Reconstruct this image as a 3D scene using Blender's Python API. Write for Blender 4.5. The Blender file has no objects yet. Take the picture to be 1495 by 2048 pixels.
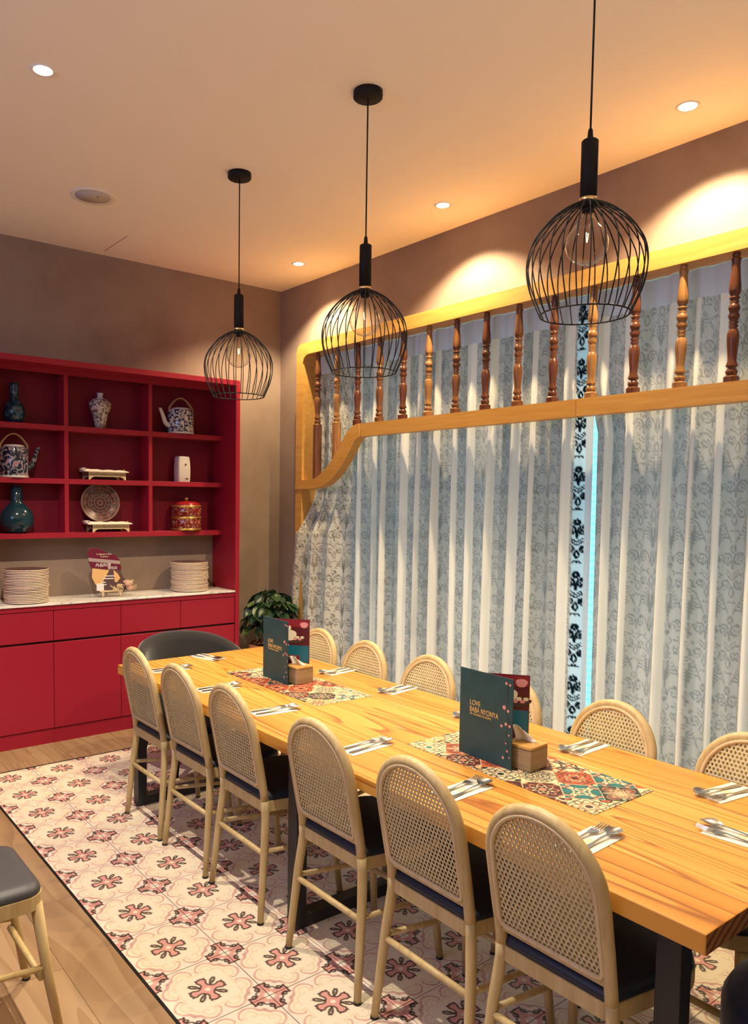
import bpy, bmesh, math, random
import numpy as np
from math import sin, cos, pi, radians
from mathutils import Vector, Matrix

random.seed(7); rng = np.random.default_rng(7)
D = bpy.data
SC = bpy.context.scene
COL = SC.collection

# ------------------------------------------------------------------ camera, world, exposure
XW, YB, ZC = 2.583, 0.72, 3.368            # right wall plane, back wall plane, ceiling height
cam = D.cameras.new('camera'); cam_ob = D.objects.new('camera', cam); COL.objects.link(cam_ob)
yaw, pitch, roll = 0.655455019, 0.0631423733, 0.0129119769
sa, ca, sb, cb, sc_, cc = sin(yaw), cos(yaw), sin(pitch), cos(pitch), sin(roll), cos(roll)
fwd = Vector((sa * cb, ca * cb, -sb)); r0 = Vector((ca, -sa, 0)); u0 = r0.cross(fwd)
rt = cc * r0 + sc_ * u0; up = -sc_ * r0 + cc * u0
M = Matrix((rt, up, -fwd)).transposed().to_4x4(); M.translation = Vector((-1.04667782, -4.77100021, 1.64729345))
cam_ob.matrix_world = M
cam.sensor_fit = 'VERTICAL'; cam.sensor_height = 36.0; cam.lens = 1542.55828 * 36 / 2048
cam.shift_x = 79.71 / 2048; cam.shift_y = 71.68 / 2048
cam.clip_start = 0.02
SC.camera = cam_ob

vs = SC.view_settings
vs.view_transform = 'Standard'; vs.look = 'None'; vs.gamma = 1; vs.use_curve_mapping = False
vs.exposure = 0.0

world = D.worlds.new('world'); SC.world = world; world.use_nodes = True
bg = world.node_tree.nodes['Background']; bg.inputs['Color'].default_value = (0.60, 0.84, 1.0, 1); bg.inputs['Strength'].default_value = 2.3

def area(name, loc, rot, sx, sy, power, col):
    l = D.lights.new(name, 'AREA'); l.shape = 'RECTANGLE'; l.size = sx; l.size_y = sy; l.energy = power; l.color = col
    o = D.objects.new(name, l); COL.objects.link(o); o.location = loc; o.rotation_euler = rot
    return o
# daylight through the entrance on the left; the warm upward area lights are an added ceiling fill
area('entrance_daylight', (-3.3, -2.6, 2.7), (radians(-10), radians(-80), radians(28)), 1.0, 2.6, 50, (0.38, 0.48, 1.0))
area('added_ceiling_fill', (-0.6, -5.9, 1.9), (radians(180), 0, 0), 5.0, 1.6, 70, (1.0, 0.84, 0.66))
area('added_ceiling_fill', (-3.0, -3.6, 2.0), (radians(180), 0, 0), 1.2, 3.0, 17, (1.0, 0.80, 0.60))
SPOT_POWER = 188; SPOT_COL = (1.0, 0.77, 0.46); SPOT_WHITE = (1.0, 0.85, 0.66)

# ------------------------------------------------------------------ materials
def mat(name, base=(0.5, 0.5, 0.5), rough=0.5, metal=0.0, spec=0.5, **kw):
    m = D.materials.new(name); m.use_nodes = True
    b = m.node_tree.nodes['Principled BSDF']
    b.inputs['Base Color'].default_value = (*base, 1); b.inputs['Roughness'].default_value = rough
    b.inputs['Metallic'].default_value = metal; b.inputs['Specular IOR Level'].default_value = spec
    for k, v in kw.items(): b.inputs[k.replace('_', ' ')].default_value = v
    return m
def nd(m, t, **kw):
    n = m.node_tree.nodes.new(t)
    for k, v in kw.items(): setattr(n, k, v)
    return n
def ln(m, a, b): m.node_tree.links.new(a, b)
def bsdf(m): return m.node_tree.nodes['Principled BSDF']
def coords(m, scale=(1, 1, 1), kind='Object', rot=(0, 0, 0)):
    tc = nd(m, 'ShaderNodeTexCoord'); mp = nd(m, 'ShaderNodeMapping')
    mp.inputs['Scale'].default_value = scale; mp.inputs['Rotation'].default_value = rot
    ln(m, tc.outputs[kind], mp.inputs['Vector']); return mp.outputs['Vector']
def ramp(m, fac, stops):
    r = nd(m, 'ShaderNodeValToRGB'); e = r.color_ramp.elements
    while len(e) < len(stops): e.new(0.5)
    for i, (p, c) in enumerate(stops): e[i].position = p; e[i].color = (*c, 1)
    ln(m, fac, r.inputs['Fac']); return r.outputs['Color']
def noise(m, vec, scale, detail=4, rough=0.55, dist=0.0):
    n = nd(m, 'ShaderNodeTexNoise'); n.inputs['Scale'].default_value = scale; n.inputs['Detail'].default_value = detail
    n.inputs['Roughness'].default_value = rough; n.inputs['Distortion'].default_value = dist
    ln(m, vec, n.inputs['Vector']); return n.outputs['Fac']
def bump(m, h, strength, dist=0.01):
    b = nd(m, 'ShaderNodeBump'); b.inputs['Strength'].default_value = strength; b.inputs['Distance'].default_value = dist
    ln(m, h, b.inputs['Height']); ln(m, b.outputs['Normal'], bsdf(m).inputs['Normal'])

def plaster(name, c1, c2, c3):
    m = mat(name, rough=0.75, spec=0.2)
    v = coords(m); f = noise(m, v, 1.7, 7, 0.62, 0.4)
    ln(m, ramp(m, f, [(0.3, c1), (0.5, c2), (0.72, c3)]), bsdf(m).inputs['Base Color'])
    bump(m, noise(m, v, 9, 5), 0.08); return m
M_WALL = plaster('taupe_plaster', (0.215, 0.155, 0.118), (0.27, 0.20, 0.155), (0.31, 0.235, 0.185))
M_CEIL = mat('ceiling_paint', (0.92, 0.86, 0.78), 0.85, spec=0.1)

def wood(name, c1, c2, c3, scale=(14, 1.2, 14), det=6, rough=0.42, rings=0.0, spec=0.4, coat=0.0):
    """long grain along local Y of the object unless scale says otherwise; varies per object"""
    m = mat(name, rough=rough, spec=spec)
    tc = nd(m, 'ShaderNodeTexCoord'); oi = nd(m, 'ShaderNodeObjectInfo')
    add = nd(m, 'ShaderNodeVectorMath', operation='MULTIPLY_ADD'); add.inputs[1].default_value = (1, 1, 1)
    cr = nd(m, 'ShaderNodeCombineXYZ'); mul = nd(m, 'ShaderNodeMath', operation='MULTIPLY'); mul.inputs[1].default_value = 7.3
    ln(m, oi.outputs['Random'], mul.inputs[0])
    for i in range(3): ln(m, mul.outputs[0], cr.inputs[i])
    ln(m, tc.outputs['Object'], add.inputs[0]); ln(m, cr.outputs[0], add.inputs[2])
    mp = nd(m, 'ShaderNodeMapping'); mp.inputs['Scale'].default_value = scale; ln(m, add.outputs[0], mp.inputs['Vector'])
    f = noise(m, mp.outputs['Vector'], 1.0, det, 0.6, 0.6)
    out = f
    if rings:
        w = nd(m, 'ShaderNodeTexWave', wave_type='BANDS', bands_direction='X'); w.inputs['Scale'].default_value = rings
        w.inputs['Distortion'].default_value = 5.0; w.inputs['Detail'].default_value = 3; w.inputs['Detail Scale'].default_value = 0.6
        ln(m, mp.outputs['Vector'], w.inputs['Vector'])
        mx = nd(m, 'ShaderNodeMix', data_type='FLOAT'); mx.inputs[0].default_value = 0.45
        ln(m, f, mx.inputs[2]); ln(m, w.outputs['Fac'], mx.inputs[3]); out = mx.outputs[0]
    ln(m, ramp(m, out, [(0.28, c1), (0.5, c2), (0.72, c3)]), bsdf(m).inputs['Base Color'])
    if coat: bsdf(m).inputs['Coat Weight'].default_value = coat; bsdf(m).inputs['Coat Roughness'].default_value = 0.25
    return m
M_ASH = wood('ash_wood', (0.43, 0.31, 0.125), (0.53, 0.40, 0.185), (0.60, 0.47, 0.245), (40, 40, 4))
M_RIM = wood('pale_rim_wood', (0.56, 0.42, 0.22), (0.66, 0.51, 0.29), (0.72, 0.57, 0.35), (40, 40, 4))
def grainy(name, stops, tint, sc, rings, rough, coat):
    """contour lines of a stretched noise give cathedral grain"""
    m = mat(name, rough=rough, spec=0.4); tc = nd(m, 'ShaderNodeTexCoord'); oi = nd(m, 'ShaderNodeObjectInfo')
    mul = nd(m, 'ShaderNodeMath', operation='MULTIPLY'); mul.inputs[1].default_value = 13.7; ln(m, oi.outputs['Random'], mul.inputs[0])
    cr = nd(m, 'ShaderNodeCombineXYZ'); [ln(m, mul.outputs[0], cr.inputs[i]) for i in range(3)]
    add = nd(m, 'ShaderNodeVectorMath', operation='ADD'); ln(m, tc.outputs['Object'], add.inputs[0]); ln(m, cr.outputs[0], add.inputs[1])
    mp = nd(m, 'ShaderNodeMapping'); mp.inputs['Scale'].default_value = sc; ln(m, add.outputs[0], mp.inputs['Vector'])
    n1 = noise(m, mp.outputs['Vector'], 1.0, 1.5, 0.4, 0.3)
    k = nd(m, 'ShaderNodeMath', operation='MULTIPLY'); k.inputs[1].default_value = rings; ln(m, n1, k.inputs[0])
    fr_ = nd(m, 'ShaderNodeMath', operation='FRACT'); ln(m, k.outputs[0], fr_.inputs[0])
    fine = noise(m, mp.outputs['Vector'], 7.0, 4, 0.6)
    mx = nd(m, 'ShaderNodeMix', data_type='FLOAT'); mx.inputs[0].default_value = 0.20; ln(m, fr_.outputs[0], mx.inputs[2]); ln(m, fine, mx.inputs[3])
    col = ramp(m, mx.outputs[0], stops)
    big = noise(m, mp.outputs['Vector'], 0.7, 3, 0.5)
    mm = nd(m, 'ShaderNodeMix', data_type='RGBA', blend_type='MULTIPLY'); mm.inputs[0].default_value = 1.0
    ln(m, col, mm.inputs[6]); ln(m, ramp(m, big, [(0.35, tint), (0.62, (1, 1, 1))]), mm.inputs[7]); ln(m, mm.outputs[2], bsdf(m).inputs['Base Color'])
    if coat: bsdf(m).inputs['Coat Weight'].default_value = coat; bsdf(m).inputs['Coat Roughness'].default_value = 0.25
    return m
M_PINE = grainy('oiled_pine', [(0.08, (0.68, 0.385, 0.085)), (0.50, (0.65, 0.345, 0.066)), (0.76, (0.58, 0.275, 0.045)), (0.85, (0.31, 0.115, 0.016)), (0.91, (0.62, 0.315, 0.058))], (0.82, 0.66, 0.50), (6.0, 0.24, 6.0), 15.0, 0.38, 0.15)
M_FRAME = wood('honey_trim_wood', (0.50, 0.25, 0.05), (0.58, 0.31, 0.07), (0.63, 0.35, 0.09), (30, 2.0, 30), 5, 0.45)
M_ENDG = mat('pine_end_grain', rough=0.55, spec=0.2)
_w = nd(M_ENDG, 'ShaderNodeTexWave', wave_type='RINGS', rings_direction='Y'); _w.inputs['Scale'].default_value = 14; _w.inputs['Distortion'].default_value = 1.5
ln(M_ENDG, coords(M_ENDG), _w.inputs['Vector']); ln(M_ENDG, ramp(M_ENDG, _w.outputs['Fac'], [(0.2, (0.30, 0.125, 0.036)), (0.7, (0.22, 0.085, 0.024)), (0.95, (0.10, 0.034, 0.01))]), bsdf(M_ENDG).inputs['Base Color'])
M_OAK = grainy('oak_floor', [(0.1, (0.37, 0.245, 0.135)), (0.5, (0.345, 0.225, 0.12)), (0.85, (0.29, 0.18, 0.092)), (0.95, (0.34, 0.22, 0.115))], (0.84, 0.78, 0.72), (8.0, 0.8, 8.0), 6.0, 0.5, 0.0)
M_DARKW = wood('dark_turned_wood', (0.060, 0.018, 0.008), (0.11, 0.034, 0.013), (0.16, 0.052, 0.02), (50, 50, 4), 5, 0.3)
M_MIDW = wood('brown_turned_wood', (0.10, 0.036, 0.012), (0.16, 0.062, 0.02), (0.22, 0.09, 0.03), (50, 50, 4), 5, 0.3)
M_GOLDW = wood('golden_turned_wood', (0.20, 0.09, 0.028), (0.30, 0.145, 0.045), (0.38, 0.19, 0.065), (50, 50, 4), 5, 0.3)
M_BOXW = wood('tissue_box_wood', (0.26, 0.175, 0.085), (0.34, 0.24, 0.125), (0.40, 0.29, 0.16), (4, 4, 40), 5, 0.5)
M_LIDW = wood('bamboo_lid', (0.48, 0.25, 0.06), (0.58, 0.33, 0.09), (0.64, 0.38, 0.12), (40, 4, 4), 5, 0.4)
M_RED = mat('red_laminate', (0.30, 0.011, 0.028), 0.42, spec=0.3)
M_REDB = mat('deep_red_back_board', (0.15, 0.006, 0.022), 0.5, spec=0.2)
M_REDD = mat('dark_red_gap', (0.07, 0.002, 0.006), 0.6)
M_BLACK = mat('black_metal', (0.010, 0.009, 0.010), 0.6, spec=0.2)
M_STEEL = mat('dark_table_steel', (0.016, 0.016, 0.019), 0.5)
M_BRASS = mat('brass', (0.75, 0.55, 0.28), 0.25, 1.0)
M_CHROME = mat('polished_steel', (0.74, 0.72, 0.69), 0.2, 1.0)
M_SEAT = mat('navy_vinyl', (0.022, 0.028, 0.044), 0.45, spec=0.4)
M_GREYSEAT = mat('charcoal_vinyl', (0.06, 0.062, 0.07), 0.45, spec=0.4)
def velvet(name, c):
    m = mat(name, c, 0.9, spec=0.1); bsdf(m).inputs['Sheen Weight'].default_value = 0.5; bsdf(m).inputs['Sheen Roughness'].default_value = 0.4
    return m
M_VELG = velvet('charcoal_velvet', (0.035, 0.032, 0.032)); M_VELN = velvet('navy_velvet', (0.016, 0.02, 0.05))
M_RUBBER = mat('black_rubber', (0.01, 0.01, 0.01), 0.7)
M_CANE = mat('woven_cane', (0.56, 0.41, 0.19), 0.6, spec=0.3)
v_ = coords(M_CANE); ln(M_CANE, ramp(M_CANE, noise(M_CANE, v_, 60, 3), [(0.3, (0.58, 0.475, 0.235)), (0.7, (0.69, 0.58, 0.32))]), bsdf(M_CANE).inputs['Base Color'])
M_WHITE = mat('white_paint', (0.82, 0.80, 0.76), 0.5)
M_PAPER = mat('paper_napkin', (0.74, 0.72, 0.64), 0.85, spec=0.1)
M_PRINT = mat('pale_yellow_print', (0.72, 0.62, 0.26), 0.85, spec=0.1)
M_TISSUE = mat('tissue', (0.86, 0.85, 0.80), 0.9, spec=0.05)
M_COVER = mat('teal_menu_cover', (0.012, 0.055, 0.085), 0.5)
v_ = coords(M_COVER); ln(M_COVER, ramp(M_COVER, noise(M_COVER, v_, 18, 5), [(0.3, (0.006, 0.038, 0.048)), (0.7, (0.010, 0.055, 0.066))]), bsdf(M_COVER).inputs['Base Color'])
M_PAGE = mat('dark_maroon_page', (0.085, 0.010, 0.018), 0.35)
M_PAGER = mat('bright_red_page', (0.22, 0.015, 0.025), 0.35)
M_PAGET = mat('teal_page_band', (0.010, 0.12, 0.19), 0.35)
M_GOLD = mat('gold_print', (0.62, 0.40, 0.13), 0.45)
M_PINKP = mat('pink_print', (0.62, 0.25, 0.24), 0.6)
M_CREAMP = mat('cream_print', (0.72, 0.62, 0.48), 0.6)
M_BROWNP = mat('dark_brown_print', (0.06, 0.025, 0.02), 0.6)
M_WHITEP = mat('white_print', (0.75, 0.72, 0.70), 0.6)
M_MARBLE = mat('white_marble', rough=0.22)
v_ = coords(M_MARBLE, (1, 2.2, 1)); f_ = noise(M_MARBLE, v_, 3.2, 8, 0.6, 1.4)
ln(M_MARBLE, ramp(M_MARBLE, f_, [(0.40, (0.78, 0.75, 0.70)), (0.485, (0.70, 0.67, 0.62)), (0.50, (0.42, 0.38, 0.33)), (0.515, (0.72, 0.69, 0.64)), (0.6, (0.80, 0.77, 0.72))]), bsdf(M_MARBLE).inputs['Base Color'])
M_PLATE = mat('glazed_plate_rim', (0.88, 0.68, 0.52), 0.25)
M_PLATED = mat('dark_plate_glaze', (0.07, 0.018, 0.02), 0.25)
M_TERRA = mat('terracotta', (0.46, 0.19, 0.09), 0.6)
M_SOIL = mat('dark_soil', (0.03, 0.02, 0.012), 0.9)
M_LEAF = mat('dark_green_leaf', (0.016, 0.045, 0.018), 0.35)
oi_ = nd(M_LEAF, 'ShaderNodeObjectInfo'); ln(M_LEAF, ramp(M_LEAF, oi_.outputs['Random'], [(0.0, (0.010, 0.028, 0.014)), (0.5, (0.018, 0.05, 0.018)), (1.0, (0.045, 0.085, 0.022))]), bsdf(M_LEAF).inputs['Base Color'])
M_STEM = mat('plant_stem', (0.05, 0.07, 0.02), 0.6)
M_GROUT = mat('dark_grout', (0.02, 0.017, 0.015), 0.9)
M_SPK = mat('speaker_grille', (0.50, 0.46, 0.45), 0.7)
M_GLAZE_T = mat('deep_teal_glaze', (0.006, 0.03, 0.042), 0.12)
M_GLAZE_W = mat('white_glaze', (0.62, 0.58, 0.52), 0.2)
M_PLAST = mat('white_plastic', (0.62, 0.56, 0.50), 0.4)
M_RATTAN = mat('pale_rattan', (0.62, 0.46, 0.25), 0.55)
M_CLOTH = mat('ivory_cloth', (0.74, 0.66, 0.54), 0.85)
M_CANEH = mat('cane_handle', (0.42, 0.26, 0.12), 0.5)
M_REDGL = mat('red_lacquer', (0.28, 0.012, 0.014), 0.2)
M_GOLDB = mat('gold_band', (0.70, 0.45, 0.12), 0.25, 0.8)
M_MAROON = mat('maroon_acrylic', (0.13, 0.010, 0.03), 0.25)
M_GREYST = mat('grey_stripe', (0.34, 0.26, 0.25), 0.4)
M_DUSK = mat('dark_mauve_acrylic', (0.10, 0.055, 0.06), 0.25)
M_GOLDF = mat('gold_foil_panel', (0.66, 0.40, 0.16), 0.35)
M_DRYF = mat('dried_cream_flowers', (0.60, 0.46, 0.27), 0.8)
M_DRYP = mat('dried_pink_rose', (0.60, 0.36, 0.27), 0.8)
def thin_glass(name, tint, ior):
    m = D.materials.new(name); m.use_nodes = True; m.node_tree.nodes.remove(m.node_tree.nodes['Principled BSDF'])
    t_ = nd(m, 'ShaderNodeBsdfTransparent'); g_ = nd(m, 'ShaderNodeBsdfGlossy'); w_ = nd(m, 'ShaderNodeLayerWeight'); f_ = nd(m, 'ShaderNodeMath', operation='POWER'); x_ = nd(m, 'ShaderNodeMixShader'); f_.inputs[1].default_value = 2.3; ln(m, w_.outputs['Facing'], f_.inputs[0])
    t_.inputs['Color'].default_value = (*tint, 1); g_.inputs['Roughness'].default_value = 0.03; 
    ln(m, f_.outputs[0], x_.inputs[0]); ln(m, t_.outputs[0], x_.inputs[1]); ln(m, g_.outputs[0], x_.inputs[2]); ln(m, x_.outputs[0], m.node_tree.nodes['Material Output'].inputs['Surface']); return m
M_GLASS = thin_glass('clear_glass', (0.96, 0.98, 0.98), 1.45); M_GLASSB = thin_glass('bulb_glass', (0.97, 0.95, 0.91), 1.5)
def emit(name, c, s):
    m = mat(name, (0, 0, 0)); b = bsdf(m); b.inputs['Emission Color'].default_value = (*c, 1); b.inputs['Emission Strength'].default_value = s; return m
M_FILA = emit('filament', (1.0, 0.80, 0.50), 9); M_LENS = emit('lit_lamp_lens', (1.0, 0.86, 0.62), 22)
def motif(name, ground, fig, scale, thr=0.5, rough=0.15, third=None):
    """glazed porcelain with a scattered floral figure"""
    m = mat(name, ground, rough)
    v = coords(m); n1 = noise(m, v, scale, 2, 0.5, 2.5)
    st = [(thr - 0.03, ground), (thr + 0.02, fig)]
    if third: st += [(thr + 0.10, fig), (thr + 0.12, third)]
    ln(m, ramp(m, n1, st), bsdf(m).inputs['Base Color']); return m
M_BLUEW = motif('blue_and_white_glaze', (0.012, 0.02, 0.075), (0.60, 0.56, 0.52), 26, 0.50)
M_FLORAL = motif('black_floral_glaze', (0.010, 0.014, 0.03), (0.30, 0.30, 0.34), 22, 0.53, third=(0.46, 0.16, 0.18))
M_MEIP = motif('brown_floral_glaze', (0.50, 0.44, 0.38), (0.13, 0.09, 0.08), 24, 0.52)
M_BLUEV = motif('blue_marbled_glaze', (0.008, 0.03, 0.06), (0.03, 0.12, 0.15), 16, 0.52)
M_REDPAT = motif('red_gold_pattern', (0.16, 0.008, 0.010), (0.38, 0.22, 0.14), 34, 0.57)
def vcol(name, rough=0.5, spec=0.3):
    m = mat(name, rough=rough, spec=spec); a = nd(m, 'ShaderNodeVertexColor', layer_name='Col')
    ln(m, a.outputs['Color'], bsdf(m).inputs['Base Color']); return m
M_TILE = vcol('printed_floor_tile', 0.42, 0.35); M_MAT = vcol('printed_placemat', 0.5, 0.3); M_PLATEP = vcol('painted_plate', 0.25, 0.5)
# curtain cloth: reflects and lets light through, colour is the woven pattern plus a painted backlit edge
M_CURT = D.materials.new('sheer_curtain_cloth'); M_CURT.use_nodes = True
nt = M_CURT.node_tree; nt.nodes.remove(nt.nodes['Principled BSDF'])
a = nd(M_CURT, 'ShaderNodeVertexColor', layer_name='Col'); df = nd(M_CURT, 'ShaderNodeBsdfDiffuse'); tl = nd(M_CURT, 'ShaderNodeBsdfTranslucent')
mx = nd(M_CURT, 'ShaderNodeMixShader'); mx.inputs[0].default_value = 0.17
ln(M_CURT, a.outputs['Color'], df.inputs['Color']); ln(M_CURT, a.outputs['Color'], tl.inputs['Color'])
ln(M_CURT, df.outputs[0], mx.inputs[1]); ln(M_CURT, tl.outputs[0], mx.inputs[2])
tr = nd(M_CURT, 'ShaderNodeBsdfTransparent'); mx2 = nd(M_CURT, 'ShaderNodeMixShader')
ln(M_CURT, a.outputs['Alpha'], mx2.inputs[0]); ln(M_CURT, tr.outputs[0], mx2.inputs[1]); ln(M_CURT, mx.outputs[0], mx2.inputs[2])
ln(M_CURT, mx2.outputs[0], nt.nodes['Material Output'].inputs['Surface'])
M_BLIND = D.materials.new('translucent_blind'); M_BLIND.use_nodes = True
nt = M_BLIND.node_tree; nt.nodes.remove(nt.nodes['Principled BSDF'])
df = nd(M_BLIND, 'ShaderNodeBsdfDiffuse'); tl = nd(M_BLIND, 'ShaderNodeBsdfTranslucent'); mx = nd(M_BLIND, 'ShaderNodeMixShader'); mx.inputs[0].default_value = 0.94
df.inputs['Color'].default_value = (0.85, 0.92, 0.92, 1); tl.inputs['Color'].default_value = (0.72, 0.97, 0.98, 1)
ln(M_BLIND, df.outputs[0], mx.inputs[1]); ln(M_BLIND, tl.outputs[0], mx.inputs[2]); ln(M_BLIND, mx.outputs[0], nt.nodes['Material Output'].inputs['Surface'])

# ------------------------------------------------------------------ mesh helpers
class MB:
    def __init__(s): s.v = []; s.f = []; s.mi = []; s.sm = []
    def add(s, vs, fs, mi=0, smooth=False):
        o = len(s.v); s.v += [tuple(p) for p in vs]
        s.f += [tuple(i + o for i in f) for f in fs]; s.mi += [mi] * len(fs); s.sm += [smooth] * len(fs)
        return s
    def box(s, x0, x1, y0, y1, z0, z1, mi=0):
        vs = [(x, y, z) for x in (x0, x1) for y in (y0, y1) for z in (z0, z1)]
        return s.add(vs, [(0, 1, 3, 2), (4, 6, 7, 5), (0, 4, 5, 1), (2, 3, 7, 6), (0, 2, 6, 4), (1, 5, 7, 3)], mi)
    def rbox(s, x0, x1, y0, y1, z0, z1, r=0.004, seg=2, mi=0):
        bm = bmesh.new(); bmesh.ops.create_cube(bm, size=1)
        for v in bm.verts: v.co = ((x0 + x1) / 2 + v.co.x * (x1 - x0), (y0 + y1) / 2 + v.co.y * (y1 - y0), (z0 + z1) / 2 + v.co.z * (z1 - z0))
        bmesh.ops.bevel(bm, geom=bm.edges[:], offset=r, segments=seg, affect='EDGES', profile=0.5)
        bm.verts.index_update()
        s.add([v.co[:] for v in bm.verts], [[v.index for v in f.verts] for f in bm.faces], mi); bm.free(); return s
    def tube(s, pts, rad, n=10, mi=0, caps=True, closed=False):
        P = [Vector(p) for p in pts]; k = len(P); R = rad if hasattr(rad, '__len__') else [rad] * k
        T = []
        for i in range(k):
            a_, b_ = (P[i - 1], P[(i + 1) % k]) if closed else (P[max(i - 1, 0)], P[min(i + 1, k - 1)])
            T.append((b_ - a_).normalized())
        nrm = T[0].orthogonal().normalized(); vs = []
        if abs(T[0].z) < 0.99: nrm = (Vector((0, 0, 1)) - T[0] * T[0].z).normalized()
        for i in range(k):
            nrm = (nrm - T[i] * nrm.dot(T[i])).normalized(); bi = T[i].cross(nrm)
            for j in range(n):
                t = 2 * pi * j / n; vs.append(P[i] + (nrm * cos(t) + bi * sin(t)) * R[i])
        fs = [(i * n + j, i * n + (j + 1) % n, ((i + 1) % k) * n + (j + 1) % n, ((i + 1) % k) * n + j) for i in range(k if closed else k - 1) for j in range(n)]
        s.add(vs, fs, mi, True)
        if caps and not closed: s.add([], []); o = len(s.v) - k * n; s.f += [tuple(o + j for j in reversed(range(n))), tuple(o + (k - 1) * n + j for j in range(n))]; s.mi += [mi] * 2; s.sm += [False] * 2
        return s
    def lathe(s, prof, n=24, c=(0, 0), mi=0, smooth=True, sx=1, sy=1):
        vs = []; k = len(prof)
        for r, z in prof:
            for j in range(n): t = 2 * pi * j / n; vs.append((c[0] + r * cos(t) * sx, c[1] + r * sin(t) * sy, z))
        fs = [(i * n + j, i * n + (j + 1) % n, (i + 1) * n + (j + 1) % n, (i + 1) * n + j) for i in range(k - 1) for j in range(n)]
        s.add(vs, fs, mi, smooth); o = len(s.v) - k * n
        if prof[0][0] > 1e-5: s.f.append(tuple(o + j for j in reversed(range(n)))); s.mi.append(mi); s.sm.append(False)
        if prof[-1][0] > 1e-5: s.f.append(tuple(o + (k - 1) * n + j for j in range(n))); s.mi.append(mi); s.sm.append(False)
        return s
    def prism(s, poly, z0, z1, mi=0, f=None, smooth=False):
        """extrude polygon (2D, counter-clockwise) from z0 to z1; f maps (a,b,z) to 3D"""
        f = f or (lambda a_, b_, z: (a_, b_, z)); n = len(poly)
        vs = [f(a_, b_, z0) for a_, b_ in poly] + [f(a_, b_, z1) for a_, b_ in poly]
        s.add(vs, [(i, (i + 1) % n, n + (i + 1) % n, n + i) for i in range(n)], mi, smooth)
        o = len(s.v) - 2 * n
        s.f += [tuple(o + i for i in reversed(range(n))), tuple(o + n + i for i in range(n))]; s.mi += [mi] * 2; s.sm += [False] * 2
        return s
    def grid(s, fn, nu, nv, mi=0, smooth=True):
        vs = [fn(i / nu, j / nv) for i in range(nu + 1) for j in range(nv + 1)]
        return s.add(vs, [(i * (nv + 1) + j, (i + 1) * (nv + 1) + j, (i + 1) * (nv + 1) + j + 1, i * (nv + 1) + j + 1) for i in range(nu) for j in range(nv)], mi, smooth)
    def mesh(s, name, mats):
        me = D.meshes.new(name); me.from_pydata(s.v, [], s.f)
        for m in (mats if isinstance(mats, (list, tuple)) else [mats]): me.materials.append(m)
        me.polygons.foreach_set('material_index', s.mi); me.polygons.foreach_set('use_smooth', s.sm)
        me.update(); return me
    def build(s, name, mats, parent=None, loc=None, rz=0):
        o = D.objects.new(name, s.mesh(name, mats)); COL.objects.link(o)
        if parent: o.parent = parent
        if loc is not None: o.location = loc
        o.rotation_euler.z = rz; return o
def place(name, me, parent=None, loc=(0, 0, 0), rot=(0, 0, 0)):
    o = D.objects.new(name, me); COL.objects.link(o); o.parent = parent; o.location = loc; o.rotation_euler = rot; return o
def tag(o, label=None, cat=None, group=None, kind=None):
    if label: o['label'] = label
    if cat: o['category'] = cat
    if group: o['group'] = group
    if kind: o['kind'] = kind
    return o
def thing(name, label, cat, loc=(0, 0, 0), rz=0, group=None):
    o = D.objects.new(name, None); COL.objects.link(o); o.location = loc; o.rotation_euler.z = rz; o.empty_display_size = 0.1
    return tag(o, label, cat, group)
def dup(o, parent=None, loc=None, rz=None, label=None, group=None):
    c = o.copy(); COL.objects.link(c)
    if parent: c.parent = parent
    if loc is not None: c.location = loc
    if rz is not None: c.rotation_euler.z = rz
    if label: c['label'] = label
    if group: c['group'] = group
    for ch in [x for x in D.objects if x.parent == o]: dup(ch, c)
    return c
def smooth_path(pts, n=6):
    """Catmull-Rom through points"""
    P = [Vector(p) for p in pts]; out = []
    for i in range(len(P) - 1):
        a_, b_, c_, d_ = P[max(i - 1, 0)], P[i], P[i + 1], P[min(i + 2, len(P) - 1)]
        for k in range(n):
            t = k / n; out.append(0.5 * ((2 * b_) + (c_ - a_) * t + (2 * a_ - 5 * b_ + 4 * c_ - d_) * t * t + (3 * b_ - a_ - 3 * c_ + d_) * t ** 3))
    return out + [P[-1]]
def rrect(x0, x1, y0, y1, r, n=5):
    out = []
    for cx_, cy_, a0 in ((x1 - r, y1 - r, 0), (x0 + r, y1 - r, pi / 2), (x0 + r, y0 + r, pi), (x1 - r, y0 + r, 1.5 * pi)):
        out += [(cx_ + r * cos(a0 + pi / 2 * k / n), cy_ + r * sin(a0 + pi / 2 * k / n)) for k in range(n + 1)]
    return out
def text_mesh(s, size, font_shear=0, spacing=1.0, xs=1.0):
    cu = D.curves.new('lettering', 'FONT'); cu.body = s; cu.size = size; cu.align_x = 'LEFT'; cu.extrude = 0.0003; cu.space_character = spacing; cu.shear = font_shear
    o = D.objects.new('lettering', cu); COL.objects.link(o); dg = bpy.context.evaluated_depsgraph_get()
    me = D.meshes.new_from_object(o.evaluated_get(dg)); D.objects.remove(o); me.materials.clear()
    if xs != 1.0: me.transform(Matrix.Diagonal((xs, 1, 1, 1)))
    return me
def lettering(s, size, m, parent, loc, rot, label=None, **kw):
    me = text_mesh(s, size, **kw); me.materials.append(m); o = place('lettering', me, parent, loc, rot)
    if label: o['label'] = label
    return o

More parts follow.
